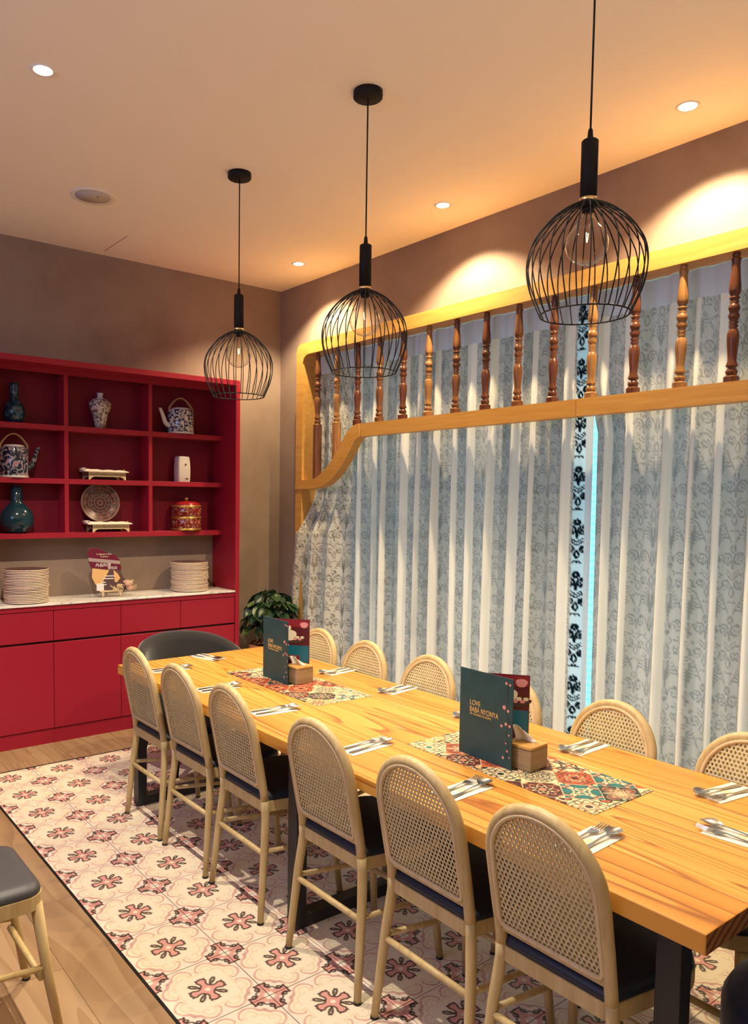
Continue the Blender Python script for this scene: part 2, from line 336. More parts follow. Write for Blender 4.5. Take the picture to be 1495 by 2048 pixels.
# ---------- pattern painting on dense grids (woven or printed figures, one colour per vertex)
def segd(P, poly):
    d = np.full(len(P), 9.0)
    for (ax, ay), (bx, by) in zip(poly[:-1], poly[1:]):
        vx, vy = bx - ax, by - ay; L = vx * vx + vy * vy + 1e-12
        t = np.clip(((P[:, 0] - ax) * vx + (P[:, 1] - ay) * vy) / L, 0, 1)
        d = np.minimum(d, np.hypot(P[:, 0] - ax - t * vx, P[:, 1] - ay - t * vy))
    return d
def cr2(pts, n=5): return [(p.x, p.y) for p in smooth_path([(a_, b_, 0) for a_, b_ in pts], n)]
def paint(c, mask, col): c[:] = c * (1 - mask[:, None]) + np.array(col)[None] * mask[:, None]
def stroke(c, d, w, col, aa): paint(c, np.clip((w + aa - d) / (2 * aa), 0, 1), col)
def inside(P, poly):
    r = np.zeros(len(P), bool); n = len(poly)
    for i in range(n):
        (x1, y1), (x2, y2) = poly[i], poly[(i + 1) % n]
        if y1 == y2: continue
        r ^= ((y1 > P[:, 1]) != (y2 > P[:, 1])) & (P[:, 0] < (x2 - x1) * (P[:, 1] - y1) / (y2 - y1) + x1)
    return r
def grid_mesh(name, X, Y, Z, colr, m, alpha=None, smooth=True):
    """X,Y,Z arrays (nu,nv); colr (nu*nv,3)"""
    nu, nv = X.shape; co = np.stack([X, Y, Z], -1).reshape(-1, 3).astype(np.float32)
    idx = np.arange(nu * nv).reshape(nu, nv)
    q = np.stack([idx[:-1, :-1], idx[1:, :-1], idx[1:, 1:], idx[:-1, 1:]], -1).reshape(-1, 4)
    me = D.meshes.new(name); me.vertices.add(len(co)); me.vertices.foreach_set('co', co.ravel())
    me.loops.add(q.size); me.loops.foreach_set('vertex_index', q.ravel().astype(np.int32))
    me.polygons.add(len(q)); me.polygons.foreach_set('loop_start', np.arange(0, q.size, 4, dtype=np.int32))
    try: me.polygons.foreach_set('loop_total', np.full(len(q), 4, dtype=np.int32))
    except Exception: pass
    me.polygons.foreach_set('use_smooth', np.full(len(q), smooth, dtype=bool))
    me.update(calc_edges=True); me.validate()
    at = me.attributes.new('Col', 'FLOAT_COLOR', 'POINT')
    al = np.ones(len(co)) if alpha is None else alpha
    at.data.foreach_set('color', np.concatenate([colr, al[:, None]], 1).astype(np.float32).ravel())
    me.materials.append(m); return me

# ------------------------------------------------------------------ room shell
def struct(name, mb, m, **kw): return tag(mb.build(name, m, **kw), kind='structure')
XL, YF = -4.0, -7.5
floor = struct('floor', MB().box(XL, 2.95, YF, YB, -0.12, -0.006), M_GROUT)
struct('ceiling', MB().box(XL, XW + 0.3, YF, YB, ZC, ZC + 0.12), M_CEIL)
struct('trim_1', MB().box(1.03, 1.034, 0.22, 0.62, ZC - 0.0006, ZC + 0.001), M_GROUT)['label'] = 'thin seam in the ceiling above the red cabinet'
struct('wall_back', MB().box(XL, XW + 0.3, YB, YB + 0.12, -0.1, ZC), M_WALL)
OY0, OY1, OZ = -5.2, 0.20, 2.80
struct('wall_right', MB().box(XW, XW + 0.14, OY1, YB, -0.1, ZC).box(XW, XW + 0.14, OY0, OY1, OZ, ZC).box(XW, XW + 0.14, YF, OY0, -0.1, ZC), M_WALL)
struct('wall_front', MB().box(XL, XW + 0.3, YF - 0.12, YF, -0.1, ZC), M_WALL)
struct('wall_left', MB().box(XL - 0.12, XL, YF, YB, -0.1, ZC), M_WALL)

# floor tiles: printed figure
def tile_colors(n):
    g = (np.arange(n) + 0.5) / n * 2 - 1
    U, V = np.meshgrid(g, g, indexing='ij'); u = np.abs(U).ravel(); v = np.abs(V).ravel()
    u, v = np.maximum(u, v), np.minimum(u, v); P = np.stack([u, v], 1); aa = 0.7 / n * 2
    CREAM = (0.80, 0.71, 0.54); PALE = (0.80, 0.69, 0.56); ROSE = (0.60, 0.36, 0.30); BEIGE = (0.70, 0.58, 0.39); PINK = (0.66, 0.33, 0.28); DARK = (0.040, 0.016, 0.012); GREY = (0.42, 0.33, 0.28)
    c = np.tile(np.array(CREAM), (len(P), 1)).astype(float)
    cloud = cr2([(0.66, 0.10), (0.70, 0.055), (0.79, 0.085), (0.885, 0.17), (0.925, 0.29), (0.89, 0.41), (0.81, 0.50), (0.73, 0.535), (0.70, 0.585), (0.655, 0.655)])
    shell = [(0.80, 0.0)] + cloud[8:] + [(0.0, 0.0)]
    paint(c, (~inside(P, shell)).astype(float), PALE)
    ds = np.minimum(np.abs(u - v) / 0.28, 1); wv = 0.020 + 0.026 * np.clip(1 - np.hypot(u - 0.66, v - 0.60) / 0.24, 0, 1) + 0.010 * np.clip(1 - np.hypot(u - 0.91, v - 0.25) / 0.2, 0, 1)
    stroke(c, segd(P, cloud), wv, ROSE, aa)
    stroke(c, segd(P, [(0.655, 0.655), (0.70, 0.66)]), 0.02, ROSE, aa)
    stroke(c, segd(P, cr2([(0.615, 0.185), (0.66, 0.16), (0.745, 0.175), (0.80, 0.25), (0.80, 0.34), (0.745, 0.42), (0.66, 0.44), (0.60, 0.47), (0.565, 0.565)])), 0.017, BEIGE, aa)
    stroke(c, segd(P, cr2([(0.66, 0.44), (0.60, 0.40), (0.60, 0.34), (0.65, 0.32)])), 0.014, BEIGE, aa)
    stroke(c, segd(P, cr2([(0.62, 0.0), (0.60, 0.07), (0.615, 0.185)])), 0.013, BEIGE, aa)
    # flower: pink cross arms, dark loops on the diagonals
    arm = cr2([(0.125, 0.125), (0.150, 0.085), (0.205, 0.072), (0.265, 0.085), (0.315, 0.112), (0.365, 0.098), (0.405, 0.105), (0.385, 0.065), (0.415, 0.030), (0.400, 0.0)])
    paint(c, inside(P, arm + [(0, 0)]).astype(float), PINK)
    stroke(c, segd(P, arm), 0.021, DARK, aa)
    loop = cr2([(0.125, 0.125), (0.170, 0.150), (0.230, 0.180), (0.285, 0.225), (0.310, 0.270), (0.300, 0.300)])
    paint(c, inside(P, loop + [(0.125, 0.125)]).astype(float), CREAM); stroke(c, segd(P, loop), 0.023, DARK, aa)
    stroke(c, segd(P, [(0.300, 0.300), (0.345, 0.300)]), 0.014, DARK, aa); stroke(c, segd(P, [(0.2, 0.2), (0.25, 0.25)]), 0.010, DARK, aa)
    stroke(c, np.hypot(u, v), 0.060, CREAM, aa)
    # corner medallion
    a_, b_ = 1 - u, 1 - v; Q = np.stack([a_, b_], 1); Rr = np.hypot(a_, b_)
    halo = np.clip((0.425 + 0.05 * np.cos(4 * np.arctan2(b_, a_)) - Rr) / aa, 0, 1); paint(c, halo, (0.82, 0.73, 0.62))
    med = cr2([(0.0, 0.455), (0.05, 0.450), (0.095, 0.435), (0.135, 0.455), (0.125, 0.40), (0.085, 0.365), (0.080, 0.31), (0.105, 0.265), (0.115, 0.225), (0.165, 0.165)])
    paint(c, inside(Q, med + [(0, 0)]).astype(float), (0.66, 0.33, 0.28)); stroke(c, segd(Q, med[:36]), 0.022, DARK, aa)
    stroke(c, segd(Q, cr2([(0.080, 0.31), (0.105, 0.355), (0.155, 0.350), (0.175, 0.305), (0.145, 0.275), (0.125, 0.305)])), 0.021, DARK, aa)
    stroke(c, segd(Q, cr2([(0.105, 0.265), (0.135, 0.235), (0.185, 0.235), (0.215, 0.215)])), 0.021, DARK, aa)
    stroke(c, segd(Q, cr2([(0.0, 0.20), (0.07, 0.185), (0.125, 0.125)])), 0.016, (0.56, 0.33, 0.28), aa)
    stroke(c, Rr, 0.12, (0.82, 0.72, 0.58), aa)
    stroke(c, np.abs(a_ - 0.335) + np.abs(b_ - 0.335), 0.040, GREY, aa)
    return c.reshape(n, n, 3)
TN = 116; TC = tile_colors(TN); P_ = 0.30; GP = 0.0017
def tile_mesh(i1=TN, j1=TN, i0=0, j0=0):
    g = np.linspace(GP, P_ - GP, TN); X, Y = np.meshgrid(g[i0:i1], -g[j0:j1], indexing='ij')
    c = TC[i0:i1, j0:j1].reshape(-1, 3)
    # skirt so that the joints are recessed
    Xp = np.pad(X, 1, mode='edge'); Yp = np.pad(Y, 1, mode='edge'); Zp = np.pad(np.zeros_like(X), 1, constant_values=-0.006)
    cp = np.pad(c.reshape(X.shape + (3,)), ((1, 1), (1, 1), (0, 0)), mode='edge').reshape(-1, 3)
    me = grid_mesh('floor_tile', Xp, Yp, Zp, cp, M_TILE, smooth=False); me.flip_normals(); return me
tm = tile_mesh(); tm_far = tile_mesh(j0=13); tm_edge = tile_mesh(i1=58); tm_fe = tile_mesh(i1=58, j0=13)
for i in range(9):
    for j in range(17):
        me = (tm_fe if i == 8 else tm_far) if j == 0 else (tm_edge if i == 8 else tm)
        place('floor_tile', me, floor, (i * P_, -j * P_, 0))
# oak planks around the tiled field
def plank(x0, x1, y0, y1):
    MB().box(-(x1 - x0) / 2 + 0.0007, (x1 - x0) / 2 - 0.0007, -(y1 - y0) / 2 + 0.0007, (y1 - y0) / 2 - 0.0007, -0.006, 0).build('floor_plank', M_OAK, floor, ((x0 + x1) / 2, (y0 + y1) / 2, 0))
x = -0.010; row = 0
while x > -2.3:
    y = YB - (row * 0.47) % 1.2; y1 = YB
    while y1 > -5.2:
        y0 = max(y if y < y1 - 0.05 else y1 - 1.2, -5.3); plank(x - 0.19, x, y0, y1); y1 = y0
    x -= 0.19; row += 1
x = -0.010
while x < 2.5:
    xe = min(x + 0.19, XW); plank(x, xe, -0.026, 0.34 if row % 2 else 0.10); 
    plank(x, xe, 0.34 if row % 2 else 0.10, YB); x = xe; row += 1
struct('trim_2', MB().box(-0.010, 0.0, -5.1, -0.026, -0.006, 0.002), M_BLACK, parent=None)['label'] = 'dark metal strip edging the patterned tiles on the long side'
struct('trim_3', MB().box(-0.010, XW, -0.036, -0.026, -0.006, 0.002), M_BLACK)['label'] = 'dark metal strip edging the patterned tiles before the cabinet'

# ------------------------------------------------------------------ window behind the curtain
win = D.objects.new('window_1', None); COL.objects.link(win); tag(win, 'wide window behind the sheer curtains', kind='structure')
XG = 2.93
f_ = MB().box(XG - 0.03, XG + 0.03, OY0, OY1, 0, 0.06).box(XG - 0.03, XG + 0.03, OY0, OY1, OZ - 0.06, OZ + 0.02)
ys = [OY1 - k * (OY1 - OY0) / 5 for k in range(6)]
for y in ys: f_.box(XG - 0.03, XG + 0.03, y - 0.03, y + 0.03, 0.06, OZ - 0.06)
f_.build('window_frame', M_WHITE, win)
for k in range(5): MB().box(XG - 0.003, XG + 0.003, ys[k + 1] + 0.03, ys[k] - 0.03, 0.06, OZ - 0.06).build('pane', M_GLASS, win)
struct('wall_reveal', MB().box(XW + 0.14, XG + 0.12, OY1, OY1 + 0.10, -0.1, ZC).box(XW + 0.14, XG + 0.12, OY0 - 0.1, OY0, -0.1, ZC).box(XW + 0.14, XG + 0.12, OY0, OY1, OZ, OZ + 0.1), M_WHITE)
bl = thing('venetian_blind', 'pale horizontal slat blind seen through the gap between the curtains', 'blind', (2.83, -2.4, 0))
sl_me = MB().box(-0.0238, 0.0238, -2.55, 2.55, -0.001, 0.001).mesh('slat', M_BLIND)
for k in range(63): place('slat', sl_me, bl, (0, -0.1, 0.06 + k * 0.0425), (0, radians(75), 0))
MB().box(-0.03, 0.03, -2.65, 2.45, OZ - 0.06, OZ - 0.01).build('headrail', M_WHITE, bl)
MB().box(-0.02, 0.02, -2.65, 2.45, 0.015, 0.035).build('bottom_rail', M_WHITE, bl)

# ------------------------------------------------------------------ curtains
def spiral(cx_, cy_, r0, r1, a0, turns, n=16):
    return [(cx_ + (r0 + (r1 - r0) * k / n) * cos(a0 + 2 * pi * turns * k / n), cy_ + (r0 + (r1 - r0) * k / n) * sin(a0 + 2 * pi * turns * k / n)) for k in range(n + 1)]
DAM = [(spiral(0.050, 0.066, 0.030, 0.004, 2.4, -1.8, 22), 0.0026), (spiral(0.050, 0.066, 0.0345, 0.026, 2.0, -0.55), 0.0022),
       (spiral(0.047, 0.302, 0.026, 0.004, -2.0, 1.7, 22), 0.0026), (cr2([(0.0, 0.015), (0.010, 0.035), (0.016, 0.065), (0.027, 0.090)]), 0.0026), (cr2([(0.0, 0.030), (0.006, 0.055), (0.006, 0.085), (0.0, 0.10)]), 0.0028),
       (cr2([(0.0, 0.255), (0.012, 0.268), (0.026, 0.286)]), 0.0024), (cr2([(0.0, 0.272), (0.009, 0.285), (0.012, 0.305), (0.0, 0.325)]), 0.0030)]
for k_ in range(6):
    q_ = k_ / 5
    DAM.append((cr2([(0.001, 0.112 + 0.012 * k_), (0.010 - 0.003 * q_, 0.150 + 0.014 * k_), (0.030 - 0.014 * q_, 0.172 + 0.017 * k_), (0.056 - 0.030 * q_, 0.172 + 0.016 * k_), (0.070 - 0.036 * q_, 0.152 + 0.019 * k_)]), 0.0027 - 0.0002 * k_))
DAM += [(cr2([(0.085, 0.100), (0.068, 0.112), (0.070, 0.132), (0.085, 0.142)]), 0.0026), (cr2([(0.085, 0.110), (0.077, 0.118), (0.078, 0.128), (0.085, 0.132)]), 0.0024), (cr2([(0.085, 0.235), (0.072, 0.255), (0.077, 0.275), (0.085, 0.290)]), 0.003),
        (cr2([(0.085, 0.325), (0.066, 0.338), (0.052, 0.352), (0.034, 0.350)]), 0.0026), (cr2([(0.085, 0.345), (0.07, 0.358), (0.05, 0.372)]), 0.0022), (cr2([(0.085, 0.015), (0.080, 0.035), (0.085, 0.06)]), 0.0028), (cr2([(0.012, 0.335), (0.024, 0.345), (0.018, 0.36)]), 0.0028), (cr2([(0.060, 0.205), (0.078, 0.215), (0.085, 0.205)]), 0.0026)]
HWD, PVD = 0.085, 0.36
TBN = (172, 360); gu = (np.arange(TBN[0]) / TBN[0]) * 2 * HWD; gv = (np.arange(TBN[1]) / TBN[1]) * PVD
GU, GV = np.meshgrid(gu, gv, indexing='ij'); FU = np.where(GU > HWD, 2 * HWD - GU, GU); PT = np.stack([FU.ravel(), GV.ravel()], 1)
DT = np.zeros(len(PT))
for poly, w in DAM:
    for dv in (-PVD, 0, PVD):
        DT = np.maximum(DT, np.clip((w + 0.0010 - segd(PT - np.array([0, dv]), poly)) / 0.0016, 0, 1))
DT = DT.reshape(TBN)
DTB = np.zeros(len(PT))
for poly, w in DAM[:7] + DAM[13:]:
    for dv in (-PVD, 0, PVD): DTB = np.maximum(DTB, np.clip((w * 2.3 + 0.001 - segd(PT - np.array([0, dv]), poly)) / 0.0018, 0, 1))
DTB = DTB.reshape(TBN)
def damask(s, z, T=None):
    T = DT if T is None else T
    iu = ((s % (2 * HWD)) / (2 * HWD) * TBN[0]).astype(int) % TBN[0]; iv = ((z % PVD) / PVD * TBN[1]).astype(int) % TBN[1]
    return T[iu, iv]
def curtain(name, label, yA, yB, seed, x0=2.578, first=False, last=False):
    r = np.random.default_rng(seed)
    nu = int(abs(yA - yB) / 0.0052); zt, zb = 2.753, 0.012; nv = 330
    t = np.linspace(0, 1, nu + 1); y0 = yA + (yB - yA) * t; z = np.linspace(zt, zb, nv + 1)
    L = abs(yB - yA)
    # pleat positions
    b = [0.0]
    while b[-1] < L: b.append(b[-1] + r.uniform(0.12, 0.22))
    b = np.array(b); ph = np.interp(t * L, b, np.arange(len(b)))
    k = np.floor(ph).astype(int); fr = ph - k
    amp = r.uniform(0.55, 1.0, len(b) + 1); off = r.uniform(0.35, 0.65, len(b) + 1); wid = r.uniform(0.16, 0.36, len(b) + 1); cut = r.uniform(0.28, 0.62, len(b) + 1)[k]
    drift = r.normal(0, 0.022, len(b) + 2); sub = r.uniform(0, 2 * pi, len(b) + 1)
    # fold profile: narrow forward ridge in white cloth, wider trough in figured cloth
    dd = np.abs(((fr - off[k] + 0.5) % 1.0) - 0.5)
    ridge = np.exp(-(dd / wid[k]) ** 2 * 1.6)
    Y = np.zeros((nu + 1, nv + 1)); X = np.zeros_like(Y); Z = np.tile(z, (nu + 1, 1))
    for j, zz in enumerate(z):
        h = (zt - zz) / zt
        A = 0.022 + 0.046 * min(1, h * 2.4) + 0.018 * np.clip((2.05 - zz) / 1.2, 0, 1)
        dr = np.interp(ph, np.arange(len(b) + 2) , drift) * h
        if last: dr = dr * np.clip((L - t * L) / 0.5, 0, 1) - 0.024 * h * np.clip(1 - (L - t * L) / 0.6, 0, 1)
        elif not first: dr = dr * np.clip(t * L / 0.5, 0, 1) + np.clip(1 - t * L / 0.3, 0, 1) * (0.060 * np.clip((zz - 2.02) / 0.25, 0, 1) - 0.020 * h)
        X[:, j] = x0 - A * (amp[k] * ridge - 0.15) - 0.006 * np.sin(ph * 4 * pi + 2 * h) - 0.0022 * np.sin(y0 * 150 + 3 * np.sin(y0 * 23)) * min(1, h * 3)
        Y[:, j] = y0 + dr
        if first:
            e = np.clip(1 - t * L / 0.55, 0, 1); low = np.clip((1.72 - zz) / 1.72, 0, 1)
            Y[:, j] += e * (0.20 * low ** 0.8 - 0.02 * np.clip(1 - abs(zz - 1.9) / 0.5, 0, 1)); X[:, j] -= e ** 0.7 * 0.150 * np.clip(low * 5, 0, 1) ** 1.5
    # smooth across pleat seams
    ker = np.ones(7) / 7
    for j in range(nv + 1):
        X[:, j] = np.convolve(np.pad(X[:, j], 3, mode='edge'), ker, 'valid')
    # woven colours, then the painted backlit edge
    S = np.cumsum(np.hypot(np.gradient(y0), np.gradient(X[:, nv // 2]))); S = np.tile(S[:, None], (1, nv + 1)).ravel(); ZZ = Z.ravel()
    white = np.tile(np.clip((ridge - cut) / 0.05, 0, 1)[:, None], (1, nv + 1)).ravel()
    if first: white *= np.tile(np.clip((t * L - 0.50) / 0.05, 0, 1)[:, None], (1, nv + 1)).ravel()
    pat = damask(S * 1.12, ZZ * 1.08 + 0.02 * np.sin(S * 3))
    tone = r.uniform(0.85, 1.15, len(b) + 1)[k]; tone = np.tile(tone[:, None], (1, nv + 1)).ravel()
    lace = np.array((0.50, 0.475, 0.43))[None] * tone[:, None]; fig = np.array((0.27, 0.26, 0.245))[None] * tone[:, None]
    if first:
        fl = np.tile(np.clip((0.52 - t * L) / 0.05, 0, 1)[:, None], (1, nv + 1)).ravel()[:, None]
        lace = lace * (1 - fl) + np.array((0.60, 0.56, 0.48)) * fl
        fig = fig * (1 - fl) + np.array((0.20, 0.18, 0.15)) * fl
    c = lace * (1 - pat[:, None]) + fig * pat[:, None]
    streak = np.tile((1 + 0.06 * np.sin(np.cumsum(r.normal(0, 1, nu + 1)) * 0.35))[:, None], (1, nv + 1)).ravel()[:, None]
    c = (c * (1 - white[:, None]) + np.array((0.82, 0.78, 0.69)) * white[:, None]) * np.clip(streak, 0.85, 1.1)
    al = 0.975 + 0.02 * white
    head = (ZZ > 2.615).astype(float); c = c * (1 - head[:, None]) + np.array((0.62, 0.62, 0.66)) * head[:, None]
    if last:      # edge strip: backlit scroll silhouette put into the colour, plain band beside it
        U = np.tile((L - t * L)[:, None], (1, nv + 1)).ravel(); strip = ((U > 0.052) & (U < 0.112)).astype(float); bare = (U <= 0.052).astype(float)
        dk = damask((U - 0.060) * 1.1 + 0.055, ZZ * 1.25, DTB)
        cs = np.array((0.62, 0.72, 0.78))[None] * (1 - dk[:, None]) + np.array((0.004, 0.012, 0.022))[None] * dk[:, None]
        c = c * (1 - strip[:, None]) + cs * strip[:, None]; c = c * (1 - bare[:, None]) + np.array((0.60, 0.66, 0.70)) * bare[:, None]
        al = np.where(strip > 0, 0.80 + 0.2 * dk, al)
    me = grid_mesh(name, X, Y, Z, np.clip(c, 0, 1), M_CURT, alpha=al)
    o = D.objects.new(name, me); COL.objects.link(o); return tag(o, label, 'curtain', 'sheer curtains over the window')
curtain('sheer_curtain', 'grey and white figured sheer curtain nearer the cabinet, with a scroll edge coloured as backlit', 0.205, -2.312, 3, first=True, last=True)
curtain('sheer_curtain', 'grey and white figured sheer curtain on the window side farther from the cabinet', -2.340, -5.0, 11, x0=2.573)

# ------------------------------------------------------------------ carved wooden window surround with turned spindles
XF, FD = 2.435, 0.068
fr = thing('wooden_window_surround', 'honey coloured wooden surround with spindles and curved lower rail before the curtains', 'surround', (XF, 0, 0))
fmap = lambda a_, b_, z: (z, a_, b_)
def yz_prism(poly, x0, x1): return MB().prism(poly, x0, x1, f=fmap)
outer = [(0.270, 0.0), (0.270, 2.79)] + [(0.270 - 0.05 * (1 - cos(t)), 2.79 + 0.055 * sin(t)) for t in np.linspace(0.3, pi / 2, 5)]
inner = [(0.185, 2.69)] + [(0.185 - 0.07 * (1 - cos(t)), 2.69 + 0.066 * sin(t)) for t in np.linspace(0.3, pi / 2, 5)]
yz_prism([(0.27, 0.0), (0.27, 2.78), (0.255, 2.825), (0.22, 2.845), (0.115, 2.845), (0.115, 2.756), (0.145, 2.75), (0.175, 2.73), (0.187, 2.69), (0.187, 0.0)], 0, 0.147).build('side_post', M_FRAME, fr)
yz_prism([(0.115, 2.845), (-5.0, 2.845), (-5.0, 2.756), (0.115, 2.756)], 0, 0.147).build('top_rail', M_FRAME, fr)
upp = cr2([(0.268, 1.775), (0.25, 1.790), (0.213, 1.793), (0.074, 1.793), (-0.036, 1.820), (-0.159, 1.898), (-0.256, 1.990), (-0.35, 2.097), (-0.401, 2.146), (-0.45, 2.172), (-0.515, 2.182)], 4)
low = cr2([(0.268, 1.722), (0.18, 1.722), (0.091, 1.724), (-0.061, 1.738), (-0.173, 1.778), (-0.291, 1.862), (-0.374, 1.946), (-0.455, 2.045), (-0.49, 2.078), (-0.525, 2.092)], 4)
def ribbon(A, B):
    mb = MB(); n = len(A)
    vs = [(-0.004, *p) for p in A] + [(-0.004, *p) for p in B] + [(FD, *p) for p in A] + [(FD, *p) for p in B]
    fs = []
    for i in range(n - 1):
        fs += [(i, i + 1, n + i + 1, n + i), (2 * n + i, 3 * n + i, 3 * n + i + 1, 2 * n + i + 1), (i, 2 * n + i, 2 * n + i + 1, i + 1), (n + i, n + i + 1, 3 * n + i + 1, 3 * n + i)]
    fs += [(0, n, 3 * n, 2 * n), (n - 1, 3 * n - 1, 4 * n - 1, 2 * n - 1)]
    mb.add(vs, fs); bm = bmesh.new(); return mb
m_ = len(upp); i_ = np.linspace(0, len(low) - 1, m_)
low2 = [(float(np.interp(q, range(len(low)), [p[0] for p in low])), float(np.interp(q, range(len(low)), [p[1] for p in low]))) for q in i_]
ribbon(upp, low2).build('curved_rail', M_FRAME, fr)
yz_prism([(-0.516, 2.182), (-2.30, 2.186), (-2.30, 2.096), (-0.526, 2.092)], 0, FD).build('lower_rail', M_FRAME, fr)
yz_prism([(-2.303, 2.187), (-5.0, 2.192), (-5.0, 2.102), (-2.303, 2.097)], 0, FD).build('lower_rail', M_FRAME, fr)
R_ = 0.0245
prof = [(0.012, 2.758), (0.015, 2.752), (0.0165, 2.742), (0.012, 2.735), (0.019, 2.731), (0.019, 2.725), (0.0165, 2.715), (0.0165, 2.69), (0.0185, 2.66), (0.022, 2.62), (0.0235, 2.595), (0.021, 2.578), (0.014, 2.568), (0.020, 2.562), (0.020, 2.556), (0.013, 2.549), (0.019, 2.542), (0.014, 2.534),
        (0.018, 2.53), (R_ - 0.001, 2.515), (0.018, 2.499), (0.015, 2.497), (R_ - 0.001, 2.481), (0.017, 2.465), (0.014, 2.46), (0.020, 2.452), (0.013, 2.444), (0.019, 2.436), (0.013, 2.428), (0.019, 2.418), (0.0235, 2.40), (0.0235, 2.375), (0.021, 2.34), (0.0175, 2.30), (0.0175, 2.28), (0.023, 2.264), (0.023, 2.259), (0.014, 2.252), (0.019, 2.247), (R_, 2.235), (0.020, 2.222), (0.017, 2.219)]
sp_mesh = {}
def spindle(y, m, zb):
    s = thing
    key = (m.name, zb)
    if key not in sp_mesh:
        me1 = MB().lathe([(r_ * 1.08, z_) for r_, z_ in prof[::-1]], 18).mesh('turned_shaft', m)
        q = 0.028; zt = 2.220
        oct_ = [(q, q * 0.62), (q * 0.62, q), (-q * 0.62, q), (-q, q * 0.62), (-q, -q * 0.62), (-q * 0.62, -q), (q * 0.62, -q), (q, -q * 0.62)]
        sq = MB().prism(oct_, zb, zt - 0.008); n = len(sq.v)
        top = [(a_, b_, zt - 0.008) for a_, b_ in oct_] + [(a_ * 0.72, b_ * 0.72, zt) for a_, b_ in oct_]
        sq.add(top, [(i, (i + 1) % 8, 8 + (i + 1) % 8, 8 + i) for i in range(8)] + [tuple(range(8, 16))])
        sp_mesh[key] = (me1, sq.mesh('square_foot', m))
    a1, a2 = sp_mesh[key]
    o = place('spindle', a1, fr, (0.034, y, 0)); place('square_foot', a2, o); return o
cols = [M_DARKW, M_GOLDW, M_DARKW, M_GOLDW, M_DARKW, M_MIDW, M_DARKW, M_MIDW, M_GOLDW, M_DARKW, M_MIDW, M_DARKW, M_GOLDW, M_MIDW]
for k in range(14):
    spindle(-3.084 + k * 0.2395, cols[k], 2.17 if k < 12 else (1.86 if k == 12 else 1.785))
for k in range(1, 8): spindle(-3.084 - k * 0.2395, cols[k % 4], 2.17)

# ------------------------------------------------------------------ red wall cabinet
XA, XB = 0.113, 1.936; YC = 0.36; YS = 0.555
su = thing('red_display_shelf', 'tall red lacquered shelf unit of pigeonholes along the back wall', 'shelf unit', (0, 0, 0))
MB().rbox(1.944, 1.980, YC - 0.004, YB, 0, 2.532, 0.0015, 1).build('side_panel', M_RED, su)
MB().rbox(0.075, 0.111, YC - 0.004, YB, 0, 2.532, 0.0015, 1).build('side_panel', M_RED, su)
MB().rbox(0.111, 1.944, YC - 0.004, YB, 2.494, 2.532, 0.0015, 1).build('top_panel', M_RED, su)
MB().box(0.111, 1.944, YS, YS + 0.018, 2.466, 2.494).build('header_panel', M_RED, su)
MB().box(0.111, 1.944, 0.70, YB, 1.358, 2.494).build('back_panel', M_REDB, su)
for z0, z1 in ((1.356, 1.392), (1.727, 1.762), (2.088, 2.124)): MB().rbox(0.111, 1.944, YS, 0.70, z0, z1, 0.001, 1).build('shelf_board', M_RED, su)
for xd in (0.716, 1.329):
    for z0, z1 in ((1.392, 1.727), (1.762, 2.088), (2.124, 2.466)): MB().box(xd, xd + 0.028, YS + 0.001, 0.70, z0, z1).build('divider', M_RED, su)
xs = [XA, 0.570, 1.034, 1.488, 1.942]
clab = ['red base cabinet unit at the end farthest from the window', 'red base cabinet unit below the left plate stack and the sign', 'red base cabinet unit below the sign, one from the end panel', 'red base cabinet unit beside the end panel and potted plant']
for k in range(4):
    a_, b_ = xs[k], xs[k + 1]
    t = thing('base_cabinet', clab[k], 'cabinet', ((a_ + b_) / 2, 0, 0), 0, 'red base cabinets in a row')
    h = (b_ - a_) / 2 - 0.0005
    MB().box(-h, h, 0.384, YB - 0.002, 0.0, 0.9245).build('carcass', M_REDD, t)
    MB().box(-h, h, 0.363, 0.384, 0.892, 0.9245).build('top_rail', M_RED, t)
    MB().rbox(-h + 0.0012, h - 0.0012, 0.362, 0.383, 0.690, 0.887, 0.0012, 1).build('drawer', M_RED, t)
    MB().rbox(-h + 0.0012, h - 0.0012, 0.362, 0.383, 0.102, 0.674, 0.0012, 1).build('door', M_RED, t)
    MB().box(-h, h, 0.372, 0.384, 0.0, 0.096).build('plinth', M_RED, t)
tag(MB().rbox(0.112, 1.943, 0.352, YB - 0.001, 0.925, 0.938, 0.001, 1).build('marble_worktop', M_MARBLE), 'white veined marble worktop on the red base cabinets', 'worktop')
ZT = 0.938
# plates
pl_prof = [(0.075, 0.0), (0.08, 0.003), (0.115, 0.0045), (0.136, 0.0060), (0.140, 0.0072), (0.1405, 0.0118), (0.138, 0.0130), (0.11, 0.0095), (0.078, 0.006), (0.0, 0.006)]
mb = MB().lathe(pl_prof[:7], 40, mi=0); mb.f.pop(); mb.mi.pop(); mb.sm.pop()
mb.lathe(pl_prof[6:], 40, mi=1); PLM = mb.mesh('dinner_plate', [M_PLATE, M_PLATED])
ords = ['bottom', 'second from bottom', 'third from bottom', 'fourth from bottom', 'fifth from bottom', 'sixth from bottom', 'seventh from bottom', 'eighth from bottom', 'ninth from bottom', 'tenth from bottom', 'eleventh from bottom']
def stack(x, y, n, pitch, who):
    for k in range(n):
        o = place('dinner_plate', PLM, None, (x + random.uniform(-1, 1) * 0.004, y + random.uniform(-1, 1) * 0.004, ZT + k * pitch))
        fromtop = n - 1 - k
        w = ('top' if fromtop == 0 else ordn(fromtop) + ' from the top') if fromtop < 11 else ords[k]
        tag(o, f'dark plate with tan rim, {w} in the stack {who}', 'plate', 'plates stacked ' + who)
def ordn(k): return ['first', 'second', 'third', 'fourth', 'fifth', 'sixth', 'seventh', 'eighth', 'ninth', 'tenth', 'eleventh'][k]
